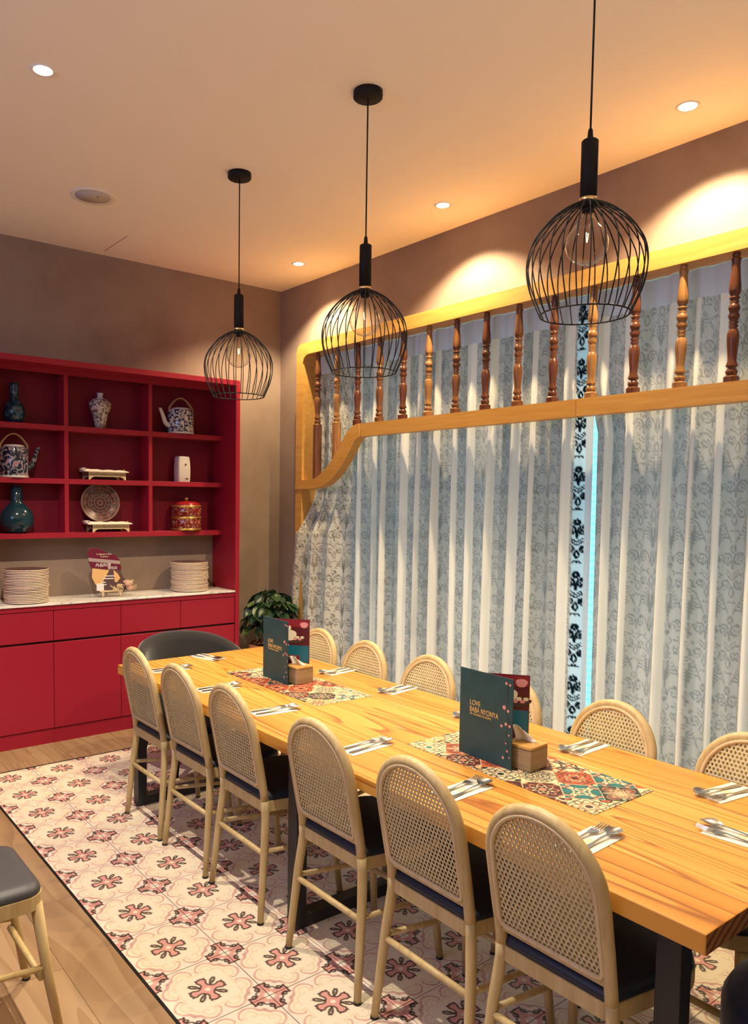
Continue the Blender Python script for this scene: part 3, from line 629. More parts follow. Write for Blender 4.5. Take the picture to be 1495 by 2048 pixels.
stack(0.441, 0.507, 21, 0.0105, 'away from the plant'); stack(1.648, 0.535, 21, 0.0104, 'near the plant')

# ------------------------------------------------------------------ ornaments in the pigeonholes
S1, S2, S3 = 2.124, 1.762, 1.392; YO = 0.628
t = thing('blue_vase', 'blue marbled vase with a flared neck in the top pigeonhole', 'vase', (0.412, YO, S1))
MB().lathe([(0.035, 0), (0.06, 0.02), (0.068, 0.06), (0.066, 0.10), (0.05, 0.13), (0.03, 0.15), (0.026, 0.19), (0.026, 0.235), (0.034, 0.262), (0.030, 0.264), (0.0, 0.24)], 28).build('body', M_BLUEV, t)
t = thing('meiping_vase', 'small pale vase with brown floral band in the top middle pigeonhole', 'vase', (0.995, YO, S1))
MB().lathe([(0.036, 0), (0.042, 0.05), (0.055, 0.10), (0.076, 0.15), (0.077, 0.185), (0.058, 0.205)], 28).build('body', M_MEIP, t)
MB().lathe([(0.058, 0.205), (0.022, 0.215), (0.018, 0.232), (0.023, 0.25), (0.018, 0.252), (0.0, 0.235)], 24).build('neck', M_GLAZE_W, t)
def teapot(name, label, x, z, r, h, side, mbody, mspout, mtop):
    t = thing(name, label, 'teapot', (x, YO, z))
    MB().lathe([(r * 0.97, 0), (r, 0.006), (r, h * 0.95), (r * 0.93, h), (r * 0.70, h + 0.003), (r * 0.70, h)], 32).build('body', mbody, t)
    MB().lathe([(r * 0.975, 0.0), (r * 1.02, 0.002), (r * 1.02, 0.010), (r * 1.0, 0.014)], 32).build('foot_ring', M_GLAZE_W, t)
    l = MB().lathe([(r * 0.75, h + 0.001), (r * 0.72, h + 0.014), (r * 0.5, h + 0.020), (0, h + 0.022)], 28).build('lid', mtop, t)
    s = side
    MB().tube(smooth_path([(s * r * 0.9, 0, h * 0.32), (s * (r + 0.025), 0, h * 0.42), (s * (r + 0.045), 0, h * 0.70), (s * (r + 0.066), 0, h * 0.97), (s * (r + 0.078), 0, h * 1.0)], 4), list(np.linspace(0.022, 0.009, 17)), 12).build('spout', mspout, t)
    hd = MB()
    for d in (-0.012, 0.012): hd.tube(smooth_path([(-r * 0.92, d, h * 0.93), (-r * 0.93, d, h + 0.02), (-r * 0.45, d * 0.6, h + 0.075), (0, d * 0.5, h + 0.092), (r * 0.45, d * 0.6, h + 0.075), (r * 0.93, d, h + 0.02), (r * 0.92, d, h * 0.93)], 5), 0.0045, 8)
    hd.build('handle', M_CANEH, t)
    for sx in (-1, 1): MB().tube([(sx * r * 0.92, -0.016, h * 0.94), (sx * r * 0.92, 0.016, h * 0.94)], 0.008, 10).build('lug', mbody, t)
teapot('teapot', 'blue and white teapot with cane handle in the top pigeonhole by the window', 1.620, S1, 0.098, 0.178, -1, M_BLUEW, M_GLAZE_W, M_GLAZE_W)
teapot('teapot', 'black floral teapot with cane handle in the middle row', 0.405, S2, 0.090, 0.200, 1, M_FLORAL, M_FLORAL, M_GLAZE_W)
t = thing('bottle_vase', 'large deep teal bottle vase with long neck in the lowest row', 'vase', (0.418, YO, S3))
MB().lathe([(0.06, 0), (0.085, 0.012), (0.108, 0.06), (0.110, 0.105), (0.095, 0.15), (0.06, 0.185), (0.041, 0.205), (0.037, 0.23), (0.036, 0.315), (0.031, 0.316), (0.03, 0.25), (0, 0.22)], 32).build('body', M_GLAZE_T, t)
def tray(label, x, z):
    t = thing('rattan_tray_stand', label, 'stand', (x, YO - 0.005, z))
    w, d, h = 0.135, 0.062, 0.055
    for s in (-1, 1):
        e = MB(); e.prism([(-w, h - 0.006), (-w, h), (w, h), (w, h - 0.006)][::-1], s * d - 0.003, s * d + 0.003, f=lambda a_, b_, zz: (a_, zz, b_))
        e.prism([(-w, 0.022), (-w, 0.026), (w, 0.026), (w, 0.022)][::-1], s * d - 0.003, s * d + 0.003, f=lambda a_, b_, zz: (a_, zz, b_))
        for k in range(21):
            xx = -w + 0.006 + k * (2 * w - 0.012) / 20
            e.tube([(xx - 0.006, s * d, 0.025), (xx + 0.006, s * d, h - 0.005)], 0.0016, 5, caps=False); e.tube([(xx + 0.006, s * d, 0.025), (xx - 0.006, s * d, h - 0.005)], 0.0016, 5, caps=False)
        e.build('lattice_side', M_RATTAN, t)
        for sx in (-1, 1):
            MB().prism([(sx * w, 0.0), (sx * (w - 0.010), 0.0), (sx * (w - 0.022), 0.014), (sx * (w - 0.045), 0.025), (sx * w, 0.025)][::(1 if sx < 0 else -1)][::-1], s * d - 0.004, s * d + 0.004, f=lambda a_, b_, zz: (a_, zz, b_)).build('leg', M_RATTAN, t)
    def cush(u, v):
        a_ = (u - 0.5) * 2 * 0.165; b_ = (v - 0.5) * 2 * 0.072
        e = max(0, 1 - (2 * abs(u - 0.5)) ** 6) ** 0.5 * max(0, 1 - (2 * abs(v - 0.5)) ** 4) ** 0.5
        return (a_, b_, h + 0.001 + 0.016 * e + 0.016 * max(0, -a_ / 0.165) ** 3 * e + 0.002 * sin(a_ * 70) * e)
    MB().grid(cush, 30, 12).build('cushion', M_CLOTH, t)
    MB().box(-0.150, 0.150, -0.066, 0.066, h - 0.001, h + 0.002).build('tray_top', M_RATTAN, t)
    for s in (-1, 1): MB().tube([(-0.160, -0.06, h + 0.018 + 0.004 * s), (-0.160, 0.06, h + 0.018 + 0.004 * s)], 0.010 if s < 0 else 0.006, 10).build('scroll_end', M_CLOTH, t)
    MB().lathe([(0.004, h + 0.002), (0.004, h + 0.014), (0.007, h + 0.019), (0, h + 0.024)], 10, c=(0.125, -0.055)).build('finial', M_GOLDB, t)
    return t
tray('small rattan tray stand with ivory cushion, nothing on it', 1.020, S2); tray('small rattan tray stand with ivory cushion holding the painted plate', 1.045, S3)
# painted display plate
n = 120; rr = np.linspace(0, 1, 46); th = np.linspace(0, 2 * pi, n + 1); RR, TH = np.meshgrid(rr, th, indexing='ij')
R1 = RR.ravel(); T1 = TH.ravel(); fz = np.abs(((T1 * 12 / (2 * pi)) % 1) - 0.5) * 2
c = np.tile(np.array((0.055, 0.016, 0.016)), (len(R1), 1)).astype(float)
for r_, w_, nn in ((0.92, 0.02, 0), (0.60, 0.015, 0), (0.30, 0.02, 0), (0.12, 0.03, 0)): stroke(c, np.abs(R1 - r_), w_, (0.20, 0.10, 0.075), 0.012)
stroke(c, np.abs(R1 - (0.76 + 0.10 * fz)), 0.018, (0.22, 0.13, 0.10), 0.012); stroke(c, np.abs(R1 - (0.45 + 0.09 * (1 - fz))), 0.018, (0.19, 0.11, 0.085), 0.012)
stroke(c, np.hypot((R1 - 0.74), (fz - 0.9) * 0.15), 0.04, (0.30, 0.09, 0.07), 0.012); stroke(c, np.hypot((R1 - 0.42), (fz - 0.1) * 0.2), 0.04, (0.14, 0.14, 0.12), 0.012); stroke(c, np.abs(R1 - 0.985), 0.014, (0.34, 0.22, 0.14), 0.01)
prr = 0.137; Zp = np.interp(RR, [0, 0.6, 0.75, 1.0], [0, 0, 0.006, 0.014])
me = grid_mesh('painted_plate', RR * prr * np.cos(TH), RR * prr * np.sin(TH), Zp, c, M_PLATEP)
o = place('painted_plate', me, None, (0.992, 0.632, S3 + 0.0735 + 0.135), (radians(90 - 9), 0, radians(-6))); tag(o, 'round plate with dense dark red and brown mandala, standing upright on a stand', 'plate')
sm_ = o.modifiers.new('thickness', 'SOLIDIFY'); sm_.thickness = 0.004; sm_.offset = -1
# white dispenser
t = thing('air_freshener_dispenser', 'white tapered plastic dispenser in the middle row by the window', 'dispenser', (1.632, YO, S2))
bm = MB(); sec = lambda s, z: [(a_ * s, b_ * s, z) for a_, b_ in rrect(-0.052, 0.052, -0.045, 0.045, 0.014, 4)]
prof_ = [(0.92, 0), (0.96, 0.01), (1.0, 0.06), (1.0, 0.11), (0.90, 0.18), (0.84, 0.192), (0.6, 0.196)]
vs_ = sum([sec(s, z) for s, z in prof_], []); n = len(sec(1, 0))
bm.add(vs_, [(i * n + j, i * n + (j + 1) % n, (i + 1) * n + (j + 1) % n, (i + 1) * n + j) for i in range(len(prof_) - 1) for j in range(n)], 0, True)
bm.f.append(tuple((len(prof_) - 1) * n + j for j in range(n))); bm.mi.append(0); bm.sm.append(False); bm.build('housing', M_PLAST, t)
MB().tube([(0.008, -0.047, 0.132), (0.008, -0.040, 0.132)], 0.007, 12).build('spray_nozzle', M_BROWNP, t)
MB().box(0.006, 0.030, -0.0462, -0.044, 0.022, 0.030).build('printed_mark', M_BROWNP, t)
# tiered red container
t = thing('tiered_container', 'round red tiered container with gold bands in the lowest row', 'container', (1.668, YO, S3)); r = 0.112
for k in range(2):
    z = 0.008 + 0.088 * k
    MB().lathe([(r * 0.97, z), (r, z + 0.006), (r, z + 0.080), (r * 0.97, z + 0.086)], 36).build('tier', M_REDPAT, t)
    MB().lathe([(r * 0.99, z - 0.006), (r * 1.03, z), (r * 1.03, z + 0.008), (r * 0.99, z + 0.012)], 36).build('gold_band', M_GOLDB, t)
MB().lathe([(r * 0.99, 0.176), (r * 1.03, 0.182), (r * 1.03, 0.190), (r * 0.99, 0.194)], 36).build('gold_band', M_GOLDB, t)
MB().lathe([(r * 0.98, 0.188), (r * 0.93, 0.205), (r * 0.6, 0.222), (0.02, 0.227), (0.0, 0.227)], 36).build('lid', M_REDGL, t)
MB().lathe([(0.012, 0.225), (0.012, 0.234), (0.018, 0.242), (0.014, 0.252), (0, 0.254)], 16).build('knob', M_GOLDB, t)
# promotional plaque on an easel
t = thing('promotional_plaque', 'wavy maroon and gold acrylic plaque standing on a little wooden easel', 'sign', (1.005, 0.500, ZT)); t.rotation_euler = (0, 0, radians(-8))
out_ = cr2([(-0.062, 0.035), (-0.100, 0.085), (-0.125, 0.135), (-0.118, 0.185), (-0.135, 0.235), (-0.148, 0.290), (-0.145, 0.335), (-0.115, 0.352), (-0.065, 0.345), (-0.015, 0.318), (0.040, 0.300), (0.075, 0.262), (0.085, 0.215), (0.085, 0.165), (0.105, 0.125), (0.140, 0.085), (0.12, 0.05), (0.02, 0.035)], 4)
tilt = radians(-8)
def pm(a_, b_, z): return (a_, z * cos(tilt) + (b_) * sin(-tilt) * 1.0 - 0.02, b_ * cos(tilt) + z * sin(tilt))
board = MB().prism(out_, -0.006, 0.0, f=pm).build('plaque', M_DUSK, t)
def clip_band(poly, lo, hi):
    def cut(p, s, lim):
        o_ = []
        for i in range(len(p)):
            a_, b_ = p[i], p[(i + 1) % len(p)]; ia, ib = s * (a_[1] - 0.06 * -a_[0] * 2 - lim) >= 0, s * (b_[1] - 0.06 * -b_[0] * 2 - lim) >= 0
            if ia: o_.append(a_)
            if ia != ib:
                fa, fb = a_[1] + 0.12 * a_[0] - lim, b_[1] + 0.12 * b_[0] - lim; q = fa / (fa - fb); o_.append((a_[0] + (b_[0] - a_[0]) * q, a_[1] + (b_[1] - a_[1]) * q))
        return o_
    return cut(cut(poly, 1, lo), -1, hi)
def scaled(p, s=0.965): cx_ = sum(a_ for a_, b_ in p) / len(p); cy_ = sum(b_ for a_, b_ in p) / len(p); return [(cx_ + (a_ - cx_) * s, cy_ + (b_ - cy_) * s) for a_, b_ in p]
MB().prism(clip_band(scaled(out_), 0.262, 0.40), -0.0072, -0.006, f=pm).build('printed_band', M_MAROON, board)
MB().prism(clip_band(scaled(out_), 0.238, 0.262), -0.0072, -0.006, f=pm).build('printed_band', M_GREYST, board)
MB().prism(clip_band(scaled(out_), 0.196, 0.238), -0.0072, -0.006, f=pm).build('printed_band', M_MAROON, board)
MB().prism([(-0.116, 0.205), (-0.122, 0.140), (-0.098, 0.090), (-0.072, 0.060), (-0.040, 0.120), (0.0, 0.188)], -0.0074, -0.006, f=pm).build('printed_panel', M_GOLDF, board)
MB().prism([(0.030, 0.190), (0.035, 0.105), (0.050, 0.100), (0.075, 0.130), (0.060, 0.160)][::1], -0.0074, -0.006, f=pm).build('printed_panel', M_GOLDF, board)
lrot = (radians(90) - tilt * -1, 0, 0)
lettering('In Signature Box', 0.016, M_CREAMP, board, pm(-0.085, 0.298, -0.0082), lrot); lettering('Traditional', 0.013, M_CREAMP, board, pm(-0.06, 0.281, -0.0082), lrot)
lettering('丹品料理', 0.027, M_WHITEP, board, pm(-0.095, 0.216, -0.0082), lrot); lettering('餐饮店', 0.022, M_WHITEP, board, pm(-0.01, 0.196, -0.0084), lrot)
for k, (q, w_) in enumerate([(0.148, 0.07), (0.130, 0.075), (0.105, 0.03), (0.088, 0.045)]): MB().prism([(-0.035 - 0.011 * k, q - 0.003), (-0.035 - 0.011 * k + w_, q - 0.004), (-0.035 - 0.011 * k + w_, q + 0.002), (-0.035 - 0.011 * k, q + 0.003)], -0.0078, -0.006, f=pm).build('printed_line', M_WHITEP, board)
ez = MB().rbox(-0.075, 0.085, -0.045, -0.025, 0.038, 0.048, 0.001, 1).build('ledge', M_RATTAN, t)
for sx in (-0.055, 0.062): MB().tube([(sx, -0.036, 0.044), (sx + 0.012 * (1 if sx > 0 else 0.3), -0.040, 0.0)], 0.007, 8).build('leg', M_RATTAN, t)
MB().tube([(0.0, 0.03, 0.16), (0.0, 0.085, 0.0)], 0.006, 8).build('leg', M_RATTAN, t)
MB().rbox(-0.095, -0.045, -0.034, -0.030, 0.048, 0.098, 0.001, 1).build('price_card', M_WHITEP, t)
t = thing('dried_flower_posy', 'small posy of cream and pink dried flowers lying before the plaque', 'flowers', (1.085, 0.452, ZT + 0.047))
fm = MB(); 
for k in range(7):
    r_ = 0.004 + 0.0026 * k
    fm.lathe([(r_, -0.006 + 0.001 * k), (r_ * 1.15, 0.010), (r_ * 1.3, 0.013 - 0.0012 * k)], 9, c=(0, 0))
rose = fm.mesh('rose', M_DRYP)
place('rose', rose, t, (0.030, -0.010, 0.048), (radians(70), 0, 0)); place('rose', rose, t, (0.045, -0.008, 0.018), (radians(80), 0.2, 0))
for k in range(34):
    x_, z_ = random.uniform(-0.085, 0.085), random.uniform(0.002, 0.062)
    if x_ < -0.03 and z_ > 0.035: continue
    rr_ = random.uniform(0.007, 0.013); b = MB()
    for q in range(5):
        a0 = q * 1.257 + random.random(); b.add([(0, 0, 0), (rr_ * cos(a0 - 0.4), rr_ * sin(a0 - 0.4), 0.004), (rr_ * 1.4 * cos(a0), rr_ * 1.4 * sin(a0), 0.006), (rr_ * cos(a0 + 0.4), rr_ * sin(a0 + 0.4), 0.004)], [(0, 1, 2, 3)])
    b.lathe([(0.004, 0), (0.003, 0.006), (0, 0.007)], 6); o = b.build('blossom', M_DRYF, t, (x_, random.uniform(-0.012, 0.012), z_)); o.rotation_euler = (radians(60) + random.uniform(-0.6, 0.6), random.uniform(-0.7, 0.7), 0)
st = MB()
for k in range(14):
    a0 = random.uniform(-0.5, 0.9); st.tube([(0.02, 0, 0.02), (0.02 + 0.085 * cos(a0), random.uniform(-0.01, 0.01), 0.025 + 0.06 * sin(a0))], 0.0014, 5)
st.build('dry_stems', M_DRYF, t)

# ------------------------------------------------------------------ potted plant in the corner
t = thing('potted_plant', 'dark leafy plant in a terracotta pot in the corner beside the cabinet', 'plant', (2.262, 0.33, 0))
MB().lathe([(0.11, 0), (0.12, 0.01), (0.165, 0.38), (0.185, 0.42), (0.19, 0.50), (0.175, 0.505), (0.165, 0.47), (0, 0.46)], 32).build('pot', [M_TERRA], t)
MB().lathe([(0.165, 0.468), (0.08, 0.478), (0, 0.48)], 20).build('soil', M_SOIL, t)
stm = MB()
for k in range(9):
    a0 = k * 0.7; stm.tube(smooth_path([(0.02 * cos(a0), 0.02 * sin(a0), 0.47), (0.06 * cos(a0), 0.06 * sin(a0), 0.62), (0.13 * cos(a0), 0.13 * sin(a0), 0.78)], 4), 0.006, 6)
stm.build('stem', M_STEM, t)
lf = MB()
def leafp(u, v):
    s_ = v - 0.5; w_ = 0.038 * sin(pi * min(1, u * 0.97 + 0.03)) ** 0.75; return (u * 0.115, s_ * 2 * w_, -0.05 * u * u + 0.014 * abs(s_) * 2)
lf.grid(leafp, 6, 4); LM = lf.mesh('leaf', M_LEAF)
for k in range(190):
    u_, ph_ = random.uniform(-0.25, 1), random.uniform(0, 2 * pi); s_ = (1 - max(u_, 0) ** 2) ** 0.5 if u_ > 0 else 1
    rr_ = random.uniform(0.62, 1.0)
    p = Vector((0.205 * rr_ * s_ * cos(ph_), 0.185 * rr_ * s_ * sin(ph_), 0.70 + 0.245 * rr_ * u_ + (0.0 if u_ > -0.1 else -0.02)))
    o = place('leaf', LM, t, p, (random.uniform(-0.5, 0.5), random.uniform(-0.2, 1.0), ph_ + random.uniform(-0.9, 0.9))); q = random.uniform(0.75, 1.0); o.scale = (q, q, q)

# ------------------------------------------------------------------ dining table
TX0, TX1, TY0, TY1, TZ = 0.525, 1.475, -4.018, -0.845, 0.75
tb = thing('dining_table', 'long pine dining table on black steel frames down the middle of the tiles', 'table', ((TX0 + TX1) / 2, (TY0 + TY1) / 2, 0))
hx, hy = (TX1 - TX0) / 2, (TY1 - TY0) / 2
bx = [-hx, -0.27, -0.02, 0.22, hx]
for k in range(4):
    o = MB().rbox(bx[k] + 0.0002, bx[k + 1] - 0.0002, -hy, hy, 0.702, TZ, 0.003, 2).build('tabletop_board', [M_PINE, M_ENDG], tb)
    for p in o.data.polygons:
        if abs(p.normal.y) > 0.9: p.material_index = 1
for y in (-0.940, -2.41, -3.905):
    w = 0.03
    g = MB(); yy = y - (TY0 + TY1) / 2
    for x0 in (-0.415, 0.365): g.rbox(x0, x0 + 0.05, yy - w, yy + w, 0.0, 0.702, 0.002, 1)
    g.rbox(-0.365, 0.365, yy - w, yy + w, 0.0, 0.05, 0.002, 1); g.rbox(-0.365, 0.365, yy - w, yy + w, 0.66, 0.702, 0.002, 1)
    g.build('leg_frame', M_STEEL, tb)

# ------------------------------------------------------------------ cane-back chairs
def make_chair(label, mseat, square=False):
    t = thing('cane_chair', label, 'chair')
    def xz(z): return float(np.interp(z, [0, 0.30, 0.42, 0.50, 0.90], [0.0, 0.028, 0.040, 0.034, -0.046]))
    def hw(z): return float(np.interp(z, [0, 0.30, 0.42, 0.50, 0.60, 0.70], [0.198, 0.180, 0.167, 0.163, 0.165, 0.165]))
    zs = list(np.linspace(0.47, 0.73, 9))
    arch = [(xz(z), -hw(z), z) for z in zs] + [(xz(0.73 + 0.165 * sin(a_)), -0.165 * cos(a_), 0.73 + 0.165 * sin(a_)) for a_ in np.linspace(0, pi, 25)[1:-1]] + [(xz(z), hw(z), z) for z in zs[::-1]]
    MB().tube(arch, 0.0165, 12).build('back_frame', M_ASH, t)
    for s in (-1, 1):
        zl = [0.004, 0.10, 0.20, 0.30, 0.38, 0.43, 0.47]
        o = MB().tube([(xz(z), s * hw(z), z) for z in zl], [0.0125, 0.014, 0.015, 0.016, 0.0165, 0.0165, 0.0165], 12).build('leg', M_ASH, t)
        MB().lathe([(0.0135, 0), (0.0135, 0.008)], 12, c=(0, s * 0.198)).build('foot_cap', M_RUBBER, o)
        fx = 0.425 if square else 0.400
        o = MB().tube([(fx, s * 0.180, 0.004), ((fx + 0.36) / 2, s * 0.168, 0.20), (0.362, s * 0.160, 0.436)], [0.0125, 0.015, 0.018], 12).build('leg', M_ASH, t)
        MB().lathe([(0.0135, 0), (0.0135, 0.008)], 12, c=(fx, s * 0.180)).build('foot_cap', M_RUBBER, o)
        MB().tube([(xz(0.275), s * hw(0.275), 0.275), (0.374, s * 0.170, 0.235)], 0.0095, 10).build('stretcher', M_ASH, t)
    MB().tube([(xz(0.265), -hw(0.265), 0.265), (xz(0.265), hw(0.265), 0.265)], 0.0105, 10).build('stretcher', M_ASH, t)
    MB().tube([(0.372, -0.168, 0.205), (0.372, 0.168, 0.205)], 0.0105, 10).build('stretcher', M_ASH, t)
    # seat outline: narrow at the back, round at the front
    def outline(e):
        o_ = []
        if square: return rrect(0.02 - e, 0.385 + e, -0.185 - e, 0.185 + e, 0.055 + e, 7)
        for cx_, cy_, r_, a0 in ((0.297, 0.091, 0.126 + e, 0), (0.065, 0.138, 0.035 + e, pi / 2), (0.065, -0.138, 0.035 + e, pi), (0.297, -0.091, 0.126 + e, 1.5 * pi)):
            o_ += [(cx_ + r_ * cos(a0 + pi / 2 * k / 7), cy_ + r_ * sin(a0 + pi / 2 * k / 7)) for k in range(8)]
        return o_
    MB().prism(outline(0.0), 0.424, 0.466).build('seat_frame', M_ASH, t)
    c = MB(); pr_ = [(-0.005, 0.466), (-0.002, 0.474), (-0.006, 0.485), (-0.018, 0.494), (-0.036, 0.498)]
    vs_ = sum([[(a_, b_, z) for a_, b_ in outline(e)] for e, z in pr_], []); n = 32
    c.add(vs_, [(i * n + j, i * n + (j + 1) % n, (i + 1) * n + (j + 1) % n, (i + 1) * n + j) for i in range(4) for j in range(n)], 0, True)
    c.f.append(tuple(4 * n + j for j in range(n))); c.mi.append(0); c.sm.append(True); c.build('seat', mseat, t)
    # caned panels with real openings, one on each face of the back
    zb_, q = 0.530, 0.0136; h_ = q / 2; oc = 0.0041
    def half(z): return 0.153 if z < 0.73 else (0.153 * math.sqrt(max(0, 1 - ((z - 0.73) / 0.153) ** 2)))
    ring8 = [(oc * cos(k * pi / 4), oc * 1.25 * sin(k * pi / 4)) for k in range(8)]
    sq8 = [(h_, 0.0), (h_, h_), (0, h_), (-h_, h_), (-h_, 0), (-h_, -h_), (0, -h_), (h_, -h_)]
    for side in (-1, 1):
        cm = MB(); xo = 0.0100 * side
        for i in range(int((0.885 - zb_) / q) + 1):
            z = zb_ + h_ + i * q
            for j in range(-13, 14):
                y = (j + 0.5 * (i % 2)) * q
                if abs(y) > half(z) + 0.004: continue
                vs_ = [(xz(z + b_) + xo + side * (0.0009 if k % 2 else 0.0), y + a_, z + b_) for k, (a_, b_) in enumerate(sq8)] + [(xz(z + b_) + xo - side * 0.0007, y + a_, z + b_) for a_, b_ in ring8]
                cm.add(vs_, [(k, (k + 1) % 8, 8 + (k + 1) % 8, 8 + k) for k in range(8)])
        cm.build('cane_panel', M_CANE, t)
        xr = 0.0125 * side
        rim = [(xz(z) + xr, -half(z), z) for z in np.linspace(zb_ + 0.02, 0.73, 8)] + [(xz(0.73 + 0.153 * sin(a_)) + xr, -0.153 * cos(a_), 0.73 + 0.153 * sin(a_)) for a_ in np.linspace(0, pi, 25)[1:-1]] + [(xz(z) + xr, half(z), z) for z in np.linspace(0.73, zb_ + 0.02, 8)]
        hb = half(zb_); rim += [(xz(zb_) + xr, hb - 0.006, zb_ + 0.005), (xz(zb_) + xr, hb - 0.02, zb_)] + [(xz(zb_) + xr, y, zb_) for y in np.linspace(hb - 0.05, -hb + 0.05, 6)] + [(xz(zb_) + xr, -hb + 0.02, zb_), (xz(zb_) + xr, -hb + 0.006, zb_ + 0.005)]
        MB().tube(rim, 0.0062, 8, closed=True).build('cane_rim', M_RIM, t)
    MB().rbox(xz(0.515) - 0.008, xz(0.515) + 0.010, -hw(0.515), hw(0.515), 0.508, 0.530, 0.003, 1).build('lower_back_rail', M_ASH, t)
    return t
LY = [-1.213, -1.666, -2.120, -2.709, -3.190, -3.632]; RY = [-1.270, -1.715, -2.173, -2.665, -3.168, -3.668]; RX = [1.512, 1.492, 1.505, 1.490, 1.484, 1.484]
on_ = ['first', 'second', 'third', 'fourth', 'fifth', 'sixth']
c0 = make_chair('x', M_SEAT); first = True
for k, y in enumerate(LY):
    lab = f'cane-back ash chair on the open-floor side, {on_[k]} counted from the red cabinet'
    if first: c = c0; c.location = (0.505, y, 0); c['label'] = lab; first = False
    else: c = dup(c0, loc=(0.505, y, 0), rz=0, label=lab)
    c['group'] = 'cane chairs along the open-floor side of the table'; c.rotation_euler.z = radians([0, 0.5, -0.6, 0.4, -0.5, 0.6][k])
for k, y in enumerate(RY):
    dup(c0, loc=(RX[k], y, 0), rz=pi + radians([0.5, -0.5, 0.3, 0.4, -0.8, 0.3][k]), label=f'cane-back ash chair on the curtain side, {on_[k]} counted from the red cabinet', group='cane chairs along the curtain side of the table')
c = make_chair('ash chair with charcoal seat standing apart on the oak floor', M_GREYSEAT, True); c.location = (-0.745, -2.315, 0)

# ------------------------------------------------------------------ velvet armchairs at the two ends
def armchair(label, m, loc, rz, span=230):
    t = thing('velvet_armchair', label, 'armchair', loc, rz)        # faces +Y (towards the table when rz fits)
    mb = MB(); N = 40; K = 12
    vs_ = []
    for i in range(N + 1):
        th_ = radians(-90 - span / 2 + span * i / N); e = abs(2 * i / N - 1)
        top = 0.775 - (0.20 if span > 200 else 0.25) * e ** 2.2; rx, ry = 0.315, 0.30
        bx_, by_ = rx * cos(th_), ry * sin(th_)
        n_ = Vector((cos(th_), sin(th_), 0)); zb_ = 0.30
        lean = 0.035 * (1 - e)
        for k in range(K):
            a0 = 2 * pi * k / K; w_ = 0.036; hz = (top - zb_) / 2
            su_ = np.sign(cos(a0)) * abs(cos(a0)) ** 0.6; sv_ = np.sign(sin(a0)) * abs(sin(a0)) ** 0.45
            f = (sv_ + 1) / 2
            p = Vector((bx_, by_, zb_ + hz * (1 + sv_))) + n_ * (w_ * su_ + lean * f); vs_.append(p)
    fs_ = [(i * K + k, (i + 1) * K + k, (i + 1) * K + (k + 1) % K, i * K + (k + 1) % K) for i in range(N) for k in range(K)]
    mb.add(vs_, fs_, 0, True); mb.f += [tuple(range(K)), tuple(N * K + k for k in reversed(range(K)))]; mb.mi += [0, 0]; mb.sm += [False, False]
    mb.build('backrest', m, t)
    s = MB(); ol = [(0.27 * cos(a_), 0.02 + 0.27 * sin(a_)) for a_ in np.linspace(0, 2 * pi, 29)[:-1]]
    pr_ = [(1.0, 0.31), (1.02, 0.34), (1.02, 0.42), (0.97, 0.45), (0.8, 0.465)]; n = 28
    s.add(sum([[(a_ * e, b_ * e, z) for a_, b_ in ol] for e, z in pr_], []), [(i * n + j, i * n + (j + 1) % n, (i + 1) * n + (j + 1) % n, (i + 1) * n + j) for i in range(4) for j in range(n)], 0, True)
    s.f += [tuple(4 * n + j for j in range(n)), tuple(reversed(range(n)))]; s.mi += [0, 0]; s.sm += [True, False]; s.build('seat', m, t)
    for sx in (-1, 1):
        for sy in (-1, 1): MB().tube([(sx * 0.20, sy * 0.19, 0.31), (sx * 0.245, sy * (0.235 if span > 200 else 0.185), 0.0)], [0.018, 0.011], 10).build('leg', M_BLACK, t)
    return t
armchair('charcoal velvet barrel armchair at the table end facing the red cabinet side', M_VELG, (1.165, -0.50, 0), pi)
armchair('navy velvet barrel armchair tucked in at the table end away from the cabinet', M_VELN, (0.990, -4.163, 0), 0, 198)

